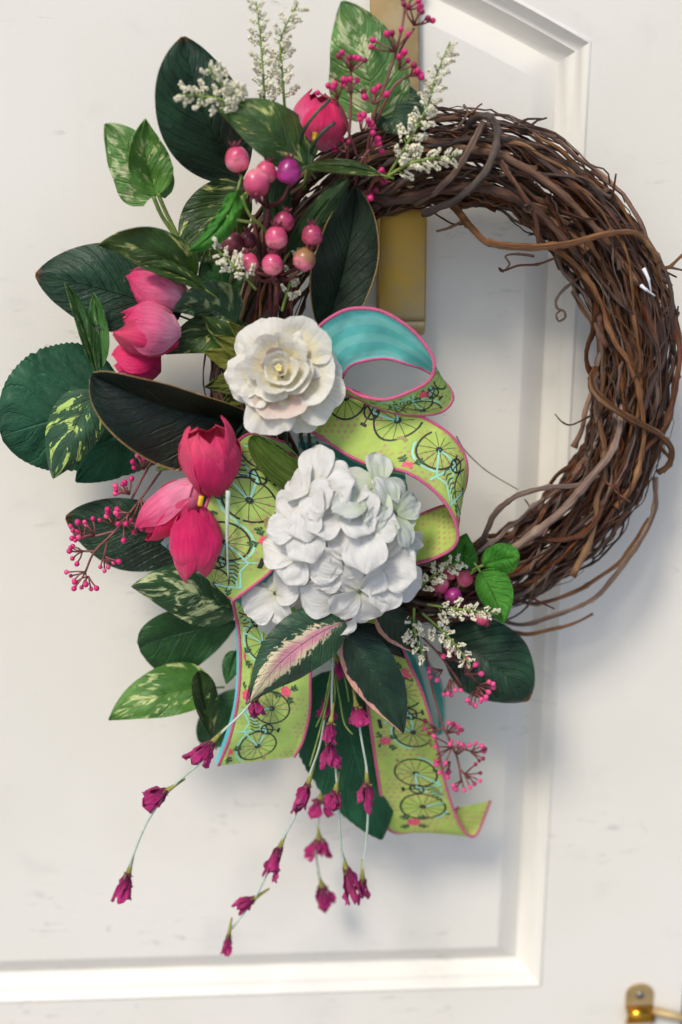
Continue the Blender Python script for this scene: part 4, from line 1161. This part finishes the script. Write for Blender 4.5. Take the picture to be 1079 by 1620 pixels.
heather('forked white heather sprig drooping over the rose buds', [[(655, 962, .14), (655, 990, .15), (660, 1015, .15), (672, 1042, .15)], [(668, 970, .14), (700, 998, .15), (722, 1022, .15), (745, 1054, .15)]], 9, 1.1)

# ------------------------------------------------------------------ trailing magenta flowers
def crumple_flower(parent, base, tip, wd, seed, n=4):
    """calyx + crumpled petals hanging from base to tip; px + depth"""
    rr = random.Random(seed)
    b, e = at(*base), at(*tip)
    ax = e - b; L = ax.length
    Fm = frame_from(ax, (CL - b).normalized())
    w = wd * S(base[2])
    g = Geo()
    for q in range(n):
        a0 = 2 * PI * q / n + rr.uniform(-.4, .4)
        V, F, U = [], [], []
        nx, ny = 6, 9
        lk = rr.uniform(.55, 1.05); fl = rr.uniform(.3, 1.15); sd = rr.uniform(0, 90)
        for j in range(ny + 1):
            v = j / ny
            r = w * (.22 + fl * math.sin(v * 1.9) ** 1.2 * .8)
            hw = .95 * (v + .15) ** .5 * (1 - v ** 3.5) ** .6 + .05
            for k in range(nx + 1):
                s = -1 + 2 * k / nx
                a = a0 + s * hw
                rr2 = r * (1 + .75 * noise.noise(Vector((s * 1.8, v * 3.0, sd))) + .3 * noise.noise(Vector((s * 5, v * 6, sd + 3))))
                h = L * (.18 + .82 * lk * v) + L * .06 * noise.noise(Vector((s * 3, v * 3, sd + 9)))
                V.append(b + Fm @ Vector((rr2 * math.cos(a), rr2 * math.sin(a), h))); U.append((k / nx, v))
        for j in range(ny):
            for k in range(nx):
                z = j * (nx + 1) + k
                F.append((z, z + 1, z + nx + 2, z + nx + 1))
        g.add(V, F, U)
    fo = part('flower', g.V, g.F, M['purple'], parent, uvs=g.U)
    solidify(fo, .0004)
    back = -ax.normalized()
    P = [b + back * .012, b, b - back * L * .16, b - back * L * .32]
    tube('calyx', P, [.0009, .0017, w * .30, w * .22], M['calyx'], fo, 8)
    for q in range(3):
        a = 2 * PI * q / 3 + rr.uniform(0, 1)
        d = Fm @ Vector((math.cos(a), math.sin(a), 0))
        s0 = b - back * L * .2
        V, F, U = tube_geo([s0, s0 + d * w * .42 - back * L * .10, s0 + d * w * .6 - back * L * .06], [.0011, .0009, .0003], 5)
        g2 = part('sepal', V, F, M['calyx'], fo, uvs=U)
    return fo
def trail(label, line, flowers, seed):
    t = thing('trailing_flower', label, 'flower strand', at(*line[0]), 'trailing magenta flower strands')
    tube('wire', px_path(line, 5), .0011, M['wire'], t, 6)
    for i, (b, e, w) in enumerate(flowers):
        crumple_flower(t, b, e, w, seed * 31 + i)
trail('strand of magenta flowers trailing farthest to the lower left', [(430, 1060, .15), (395, 1115, .16), (345, 1165, .16), (318, 1205, .16), (275, 1243, .15), (236, 1295, .15), (212, 1350, .145), (205, 1375, .14)],
      [((402, 1100, .165), (408, 1140, .17), 16), ((398, 1075, .165), (396, 1118, .17), 13), ((346, 1163, .16), (302, 1212, .165), 15), ((276, 1243, .15), (222, 1278, .155), 15), ((207, 1368, .14), (190, 1426, .14), 16)], 1)
trail('strand of magenta flowers ending lowest of all', [(520, 1080, .13), (508, 1170, .14), (490, 1225, .14), (468, 1288, .135), (446, 1330, .13), (418, 1392, .13), (400, 1425, .125), (366, 1470, .12)],
      [((492, 1226, .14), (470, 1290, .145), 15), ((448, 1328, .13), (420, 1392, .135), 15), ((410, 1416, .125), (372, 1440, .13), 14), ((364, 1468, .12), (356, 1518, .12), 11)], 2)
trail('blurred strand of magenta flowers ending behind the others', [(515, 1100, .08), (515, 1200, .08), (508, 1258, .075), (503, 1310, .06), (500, 1350, .055), (507, 1395, .05)],
      [((509, 1255, .08), (500, 1295, .08), 20), ((504, 1318, .06), (508, 1358, .06), 20), ((507, 1393, .05), (520, 1438, .05), 20)], 3)
trail('strand of magenta flowers hanging down the middle of the toothed leaf', [(527, 1040, .15), (525, 1130, .155), (533, 1240, .15), (537, 1300, .145), (540, 1340, .14), (545, 1370, .135)],
      [((530, 1035, .14), (545, 1075, .14), 18), ((522, 1085, .13), (514, 1150, .13), 14), ((525, 1132, .16), (518, 1178, .165), 16), ((522, 1160, .155), (520, 1215, .155), 16), ((533, 1240, .15), (524, 1292, .155), 17), ((544, 1360, .135), (562, 1428, .14), 16)], 4)
trail('strand of magenta flowers nearest the right ribbon tail', [(555, 1060, .14), (563, 1110, .145), (572, 1170, .145), (581, 1225, .145), (582, 1290, .135), (578, 1345, .13), (573, 1380, .13)],
      [((562, 1108, .15), (570, 1152, .155), 17), ((580, 1225, .145), (584, 1286, .15), 15), ((573, 1378, .13), (574, 1434, .135), 15)], 5)
# plain grass-like filler stems that droop with the strands
def wisps(name, label, lines, mat, r):
    t = thing(name, label, 'stems', at(*lines[0][0]))
    for l in lines: tube('stem', px_path(l, 6), r * S(.12), M[mat], t, 5)
wisps('wisp_spray', 'fine green wisps drooping with the magenta strands under the hydrangea', [
    [(528, 1050, .13), (520, 1100, .145), (505, 1160, .15), (490, 1212, .15)], [(530, 1060, .13), (538, 1110, .145), (545, 1145, .148), (558, 1162, .15)], [(524, 1060, .13), (512, 1120, .14), (500, 1150, .14)], [(540, 1050, .13), (548, 1085, .14), (552, 1110, .14)], [(526, 1045, .13), (530, 1090, .15), (527, 1125, .15)]], 'stem', 1.6)
wisps('stem_bundle', 'dark green wire stems bundled between the camellia and the hydrangea', [
    [(470, 660, .10), (478, 700, .11), (492, 745, .11), (500, 800, .10)], [(488, 660, .10), (490, 705, .115), (498, 750, .115), (510, 800, .10)], [(500, 650, .10), (503, 700, .11), (506, 745, .11)], [(395, 660, .12), (380, 678, .135), (365, 700, .13)], [(404, 664, .12), (388, 682, .138), (372, 702, .13)]], 'stem_dark', 3.0)
wisps('bud_stem_pair', 'two dark green stems arching up in front of the top pink bud', [
    [(484, 265, .11), (474, 240, .125), (480, 208, .14), (500, 180, .145), (522, 158, .14)], [(490, 265, .11), (494, 235, .13), (508, 212, .142), (530, 194, .14)]], 'stem_dark', 2.6)
wisps('dark_stem_cluster', 'dark brown stems running through the middle of the berries', [
    [(424, 330, .12), (430, 400, .11), (428, 480, .10), (440, 560, .09)], [(400, 340, .10), (412, 420, .10), (405, 500, .09)], [(450, 330, .10), (452, 400, .10), (445, 480, .09)], [(470, 380, .09), (462, 440, .09), (460, 500, .09)]], 'stem_brown', 3.4)

# ------------------------------------------------------------------ ribbon bow
def ribbon_surface(rows, n=10, bow=0.0):
    """rows of (A, B) px+depth -> dense rows of world points, cumulative length"""
    A = catmull([r[0] for r in rows], n); B = catmull([r[1] for r in rows], n)
    NW = 12
    G = []
    for a, b in zip(A, B):
        line = []
        for k in range(NW + 1):
            v = k / NW
            p = a.lerp(b, v)
            line.append(at(p.x, p.y, p.z + bow * 4 * v * (1 - v) + .0030 * noise.noise(Vector((p.x * .022, p.y * .022, v * 1.6))) + .0010 * noise.noise(Vector((p.x * .08, p.y * .08, v * 2)))))
        G.append(line)
    Ln = [0.0]
    for i in range(1, len(G)):
        Ln.append(Ln[-1] + (G[i][NW // 2] - G[i - 1][NW // 2]).length)
    Wm = sum((g[0] - g[-1]).length for g in G) / len(G)
    return G, Ln, Wm, NW
def ribbon(parent, name, rows, front='lime', back='aqua', flip=False, bikes=(), n=10, bow=0.0, edges=True, label=None, u0=0.0):
    G, Ln, Wm, NW = ribbon_surface(rows, n, bow)
    Nr = len(G)
    nor = []
    for i in range(Nr):
        ln = []
        for k in range(NW + 1):
            du = G[min(i + 1, Nr - 1)][k] - G[max(i - 1, 0)][k]
            dv = G[i][min(k + 1, NW)] - G[i][max(k - 1, 0)]
            nn = du.cross(dv)
            ln.append(nn.normalized() * (-1 if flip else 1))
        nor.append(ln)
    T = .0004
    V, U, F, I = [], [], [], []
    for sgn in (1, -1):
        for i in range(Nr):
            for k in range(NW + 1):
                V.append(G[i][k] + nor[i][k] * T * sgn); U.append((Ln[i] + u0, Wm * k / NW))
    K = NW + 1; H = Nr * K
    for i in range(Nr - 1):
        for k in range(NW):
            q = i * K + k
            F.append((q, q + 1, q + K + 1, q + K)); I.append(0)
            q += H
            F.append((q, q + K, q + K + 1, q + 1)); I.append(1)
    for i in range(Nr - 1):
        for k in (0, NW):
            q = i * K + k
            F.append((q, q + K, q + K + H, q + H)); I.append(0)
    rb = part(name, V, F, [M[front], M[back]], parent, uvs=U, idx=I)
    if label: rb['label'] = label
    if edges:
        for k in (0, NW):
            P = [G[i][k] for i in range(Nr)]
            tube('wired_edge', P, .0015, M['edge'], rb, 7)
    # printed bicycles, laid on the front face as flat ink
    def surf(u, w):
        if u < 0.001 or u > Ln[-1] - .001 or w < .003 or w > Wm - .003: return None
        lo, hi = 0, Nr - 2
        while lo < hi:
            m_ = (lo + hi + 1) // 2
            if Ln[m_] <= u: lo = m_
            else: hi = m_ - 1
        i = lo
        f = (u - Ln[i]) / max(1e-9, Ln[i + 1] - Ln[i])
        x = w / Wm * NW; k = min(int(x), NW - 1); g = x - k
        p = (G[i][k] * (1 - g) + G[i][k + 1] * g) * (1 - f) + (G[i + 1][k] * (1 - g) + G[i + 1][k + 1] * g) * f
        nn = (nor[i][k] * (1 - g) + nor[i][k + 1] * g) * (1 - f) + (nor[i + 1][k] * (1 - g) + nor[i + 1][k + 1] * g) * f
        return p, nn.normalized()
    for (wa, wb, rad_) in bikes:
        def near(px):
            best = None
            for i in range(Nr):
                for k in range(NW + 1):
                    q = CRI @ (G[i][k] - CL)
                    dd = (W0 / 2 - q.x / q.z * FPX - px[0]) ** 2 + (H0 / 2 + q.y / q.z * FPX - px[1]) ** 2 + (4000 if px[2] * (nor[i][k].dot(CL - G[i][k])) < 0 else 0)
                    if best is None or dd < best[0]: best = (dd, Ln[i], Wm * k / NW)
            return best[1], best[2]
        (ua, wa_), (ub, wb_) = near((*wa, 1)), near((*wb, 1))
        sc_ = rad_ * .57e-3
        ang = math.degrees(math.atan2(wb_ - wa_, ub - ua))
        l_ = math.hypot(wb_ - wa_, ub - ua) or 1
        bu, bw = ua + (ub - ua) / l_ * 1.3 * sc_, wa_ + (wb_ - wa_) / l_ * 1.3 * sc_
        g = Geo()
        ca, sa = math.cos(R(ang)), math.sin(R(ang))
        def tr(x, y): return bu + (x * ca - y * sa) * sc_, bw + (x * sa + y * ca) * sc_
        def stroke(pts, w, mi, lay=0, closed=False):
            out = []
            for a, b in zip(pts, pts[1:] + (pts[:1] if closed else [])):
                m_ = max(1, int(math.hypot(b[0] - a[0], b[1] - a[1]) * sc_ / .0025))
                out += [(lerp(a[0], b[0], q / m_), lerp(a[1], b[1], q / m_)) for q in range(m_)]
            out.append(pts[0] if closed else pts[-1])
            prev = None
            for q in range(len(out)):
                a = out[max(0, q - 1)]; b = out[min(len(out) - 1, q + 1)]
                if closed and q in (0, len(out) - 1): a, b = out[-2], out[1]
                dx, dy = b[0] - a[0], b[1] - a[1]; l = math.hypot(dx, dy) or 1
                ox, oy = -dy / l * w / 2, dx / l * w / 2
                s1, s2 = surf(*tr(out[q][0] + ox, out[q][1] + oy)), surf(*tr(out[q][0] - ox, out[q][1] - oy))
                if s1 is None or s2 is None: prev = None; continue
                h = T + .00012 + .00008 * lay
                cur = len(g.V)
                g.V += [s1[0] + s1[1] * h, s2[0] + s2[1] * h]; g.U += [(0, 0), (1, 0)]
                if prev is not None:
                    g.F.append((prev, prev + 1, cur + 1, cur)); g.I.append(mi)
                prev = cur
        arc = lambda cx, cy, r, a0, a1, k: [(cx + r * math.cos(R(lerp(a0, a1, i / k))), cy + r * math.sin(R(lerp(a0, a1, i / k)))) for i in range(k + 1)]
        INK, AQ, PK, GR, TAN = 0, 1, 2, 3, 4
        for cx in (-1.3, 1.3):
            stroke(arc(cx, 0, 1.0, 0, 345, 23), .09, INK, 1, True)
            for s_ in range(12):
                a = R(s_ * 30 + 8); stroke([(cx + .08 * math.cos(a), .08 * math.sin(a)), (cx + .95 * math.cos(a), .95 * math.sin(a))], .026, INK, 1)
            stroke(arc(cx, 0, .09, 0, 330, 8), .14, INK, 2, True)
        stroke(arc(-1.3, 0, 1.14, 50, 170, 14), .09, AQ, 0); stroke(arc(1.3, 0, 1.14, 20, 110, 12), .09, AQ, 0)
        for pl in ([(-1.3, 0), (-.1, -.1)], [(-1.3, 0), (-.5, 1.1)], [(-.1, -.1), (-.62, 1.5)], [(-.1, -.1), (.2, .7), (.86, 1.45)], [(-.5, 1.15), (.1, 1.0), (.84, 1.6)], [(.72, 2.0), (1.3, 0)]):
            stroke(pl, .09, AQ, 2)
        stroke([(-.95, 1.62), (-.35, 1.66)], .2, INK, 3); stroke([(.5, 2.1), (.8, 2.14), (1.02, 2.0)], .12, INK, 3)
        stroke(arc(-.1, -.1, .33, 0, 330, 11), .09, INK, 3, True); stroke([(-.4, -.3), (.2, .1)], .08, INK, 3); stroke([(-.1, -.4), (-.1, .2)], .07, INK, 3); stroke([(-.2, -.75), (.12, -.75)], .14, INK, 3)
        stroke([(-.1, -.1), (-.04, -.72)], .06, INK, 3)
        for (rx, ry, r0) in ((1.75, 1.55, .26), (-1.85, 1.5, .22), (2.5, -.6, .26)):
            for q in range(5):
                a = q * 2 * PI / 5
                stroke(arc(rx + .16 * math.cos(a), ry + .16 * math.sin(a), r0 * .32, 0, 300, 6), r0 * .62, PK, 3, True)
            for q in range(4):
                a = q * PI / 2 + .6
                ex, ey = rx + .75 * math.cos(a), ry + .75 * math.sin(a)
                stroke([(rx + .25 * math.cos(a), ry + .25 * math.sin(a)), (ex, ey)], .05, GR, 2)
                for z in (.5, .75):
                    for sg in (-1, 1):
                        px_, py_ = lerp(rx, ex, z), lerp(ry, ey, z)
                        stroke([(px_, py_), (px_ + .22 * math.cos(a + sg * .8), py_ + .22 * math.sin(a + sg * .8))], .11, GR, 2)
        for q in range(6):
            x = -.35 + .2 * q; y = .55 + .08 * q
            for sg in (-1, 1): stroke([(x, y), (x + .1, y + sg * .26)], .07, GR, 3)
        stroke([(-2.3, -.8), (-2.0, -.7), (-1.8, -.8)], .16, TAN, 2)
        if g.F:
            part('bicycle_print', g.V, g.F, [M['ink'], M['ink_aqua'], M['ink_pink'], M['ink_green'], M['ink_tan']], rb, idx=g.I, uvs=g.U)
    return rb, Ln[-1], Wm

CRI = CR.transposed()
bow = thing('ribbon_bow', 'lime green bicycle print ribbon bow with pink edges and aqua lining', 'ribbon bow', at(510, 800, .10))
Rr = lambda L: [((a[0], a[1], a[2]), (b[0], b[1], b[2])) for a, b in L]
# upper loop seen through its end: A = near rim, B = far rim
ribbon(bow, 'upper_loop', Rr([
    ((495, 560, .150), (520, 640, 0.145)), ((500, 524, .158), (538, 606, 0.148)), ((527, 500, .165), (552, 580, 0.150)), ((560, 488, .170), (580, 570, 0.152)), ((605, 493, .174), (612, 567, 0.154)), ((650, 521, .176), (642, 575, 0.155)),
    ((680, 556, .176), (672, 585, 0.155)), ((687, 580, .176), (706, 608, 0.155)), ((679, 602, .174), (716, 632, 0.154)), ((650, 619, .172), (694, 653, 0.152)), ((610, 632, .168), (645, 656, 0.150)),
    ((570, 626, .162), (600, 646, 0.146)), ((535, 606, .155), (560, 628, 0.142)), ((500, 598, .15), (520, 615, 0.140))]),
    bikes=(((653, 633), (694, 592), 27), ((590, 636), (625, 645), 26)))
# middle loop: lime face out, turning back under
ribbon(bow, 'middle_loop', Rr([
    ((505, 600, .115), (478, 676, .13)), ((540, 611, .125), (505, 690, .14)), ((580, 627, .135), (540, 714, .15)), ((630, 649, .145), (575, 732, .158)), ((672, 662, .150), (607, 739, .164)), ((710, 686, .152), (645, 748, .17)), ((733, 716, .15), (684, 774, .174)),
    ((739, 746, .146), (711, 806, .176)), ((732, 780, .140), (724, 843, .174)), ((712, 797, .134), (717, 866, .168)), ((690, 804, .128), (690, 882, .160)), ((655, 820, .12), (652, 893, .15)), ((610, 850, .11), (610, 905, .135))]),
    flip=True, back='lime', bikes=(((628, 668), (548, 632), 32), ((695, 713), (730, 770), 32)))
# left loop that bulges towards the viewer and folds under
ribbon(bow, 'left_loop', Rr([
    ((450, 700, .12), (510, 760, .12)), ((392, 687, .140), (478, 742, .135)), ((352, 735, .158), (482, 800, .150)), ((326, 800, .168), (462, 852, .165)), ((312, 860, .170), (430, 902, .170)), ((317, 903, .165), (370, 949, .165)),
    ((335, 905, .150), (385, 940, .148)), ((370, 880, .135), (420, 900, .135))]),
    bikes=(((393, 788), (420, 705), 32), ((357, 855), (340, 915), 30)))
ribbon(bow, 'aqua_backing_loop', Rr([
    ((430, 700, .11), (500, 772, .115)), ((350, 740, .142), (488, 806, .142)), ((300, 800, .148), (470, 862, .156)), ((262, 850, .145), (440, 910, .160)), ((258, 862, .140), (382, 956, .155)), ((300, 880, .13), (400, 930, .14))]),
    front='aqua_stripe', back='aqua_stripe', edges=False)
ribbon(bow, 'aqua_stripe_loop', Rr([
    ((470, 690, .105), (480, 770, .10)), ((520, 694, .115), (520, 790, .105)), ((560, 722, .125), (560, 800, .11)), ((600, 738, .13), (610, 800, .115)), ((640, 746, .13), (650, 800, .118))]),
    front='aqua_stripe', back='aqua_stripe', edges=False)
# left tail
ribbon(bow, 'left_tail', Rr([
    ((372, 880, .10), (500, 900, .10)), ((369, 950, .115), (495, 960, .115)), ((378, 1000, .128), (492, 1020, .130)), ((380, 1055, .136), (491, 1075, .140)), ((376, 1110, .138), (490, 1125, .142)), ((364, 1165, .134), (480, 1170, .138)), ((346, 1211, .126), (466, 1197, .128))]),
    bikes=(((412, 1017), (395, 945), 30), ((407, 1180), (435, 1100), 30)))
ribbon(bow, 'aqua_left_tail', Rr([
    ((372, 960, .105), (470, 960, .105)), ((374, 1060, .118), (470, 1060, .118)), ((366, 1130, .118), (470, 1120, .118)), ((340, 1208, .112), (440, 1190, .112))]), front='aqua', back='aqua', edges=False)
# right tail with the curl at its end
ribbon(bow, 'right_tail', Rr([
    ((560, 960, .09), (612, 960, .10)), ((575, 1035, .105), (640, 1034, .11)), ((580, 1100, .11), (668, 1096, .112)), ((590, 1175, .108), (690, 1172, .108)), ((600, 1240, .10), (706, 1245, .098)), ((613, 1309, .085), (724, 1297, .082)),
    ((648, 1316, .075), (740, 1320, .072)), ((690, 1304, .066), (755, 1318, .064)), ((726, 1277, .062), (776, 1267, .060))]),
    back='lime', bikes=(((652, 1156), (630, 1075), 30), ((655, 1222), (680, 1298), 31)))
ribbon(bow, 'aqua_right_tail', Rr([
    ((610, 1000, .07), (660, 1000, .075)), ((640, 1040, .075), (676, 1040, .08)), ((650, 1090, .078), (700, 1080, .08)), ((665, 1140, .075), (706, 1130, .078)), ((672, 1170, .07), (702, 1160, .072))]), front='aqua_stripe', back='aqua_stripe', edges=False)
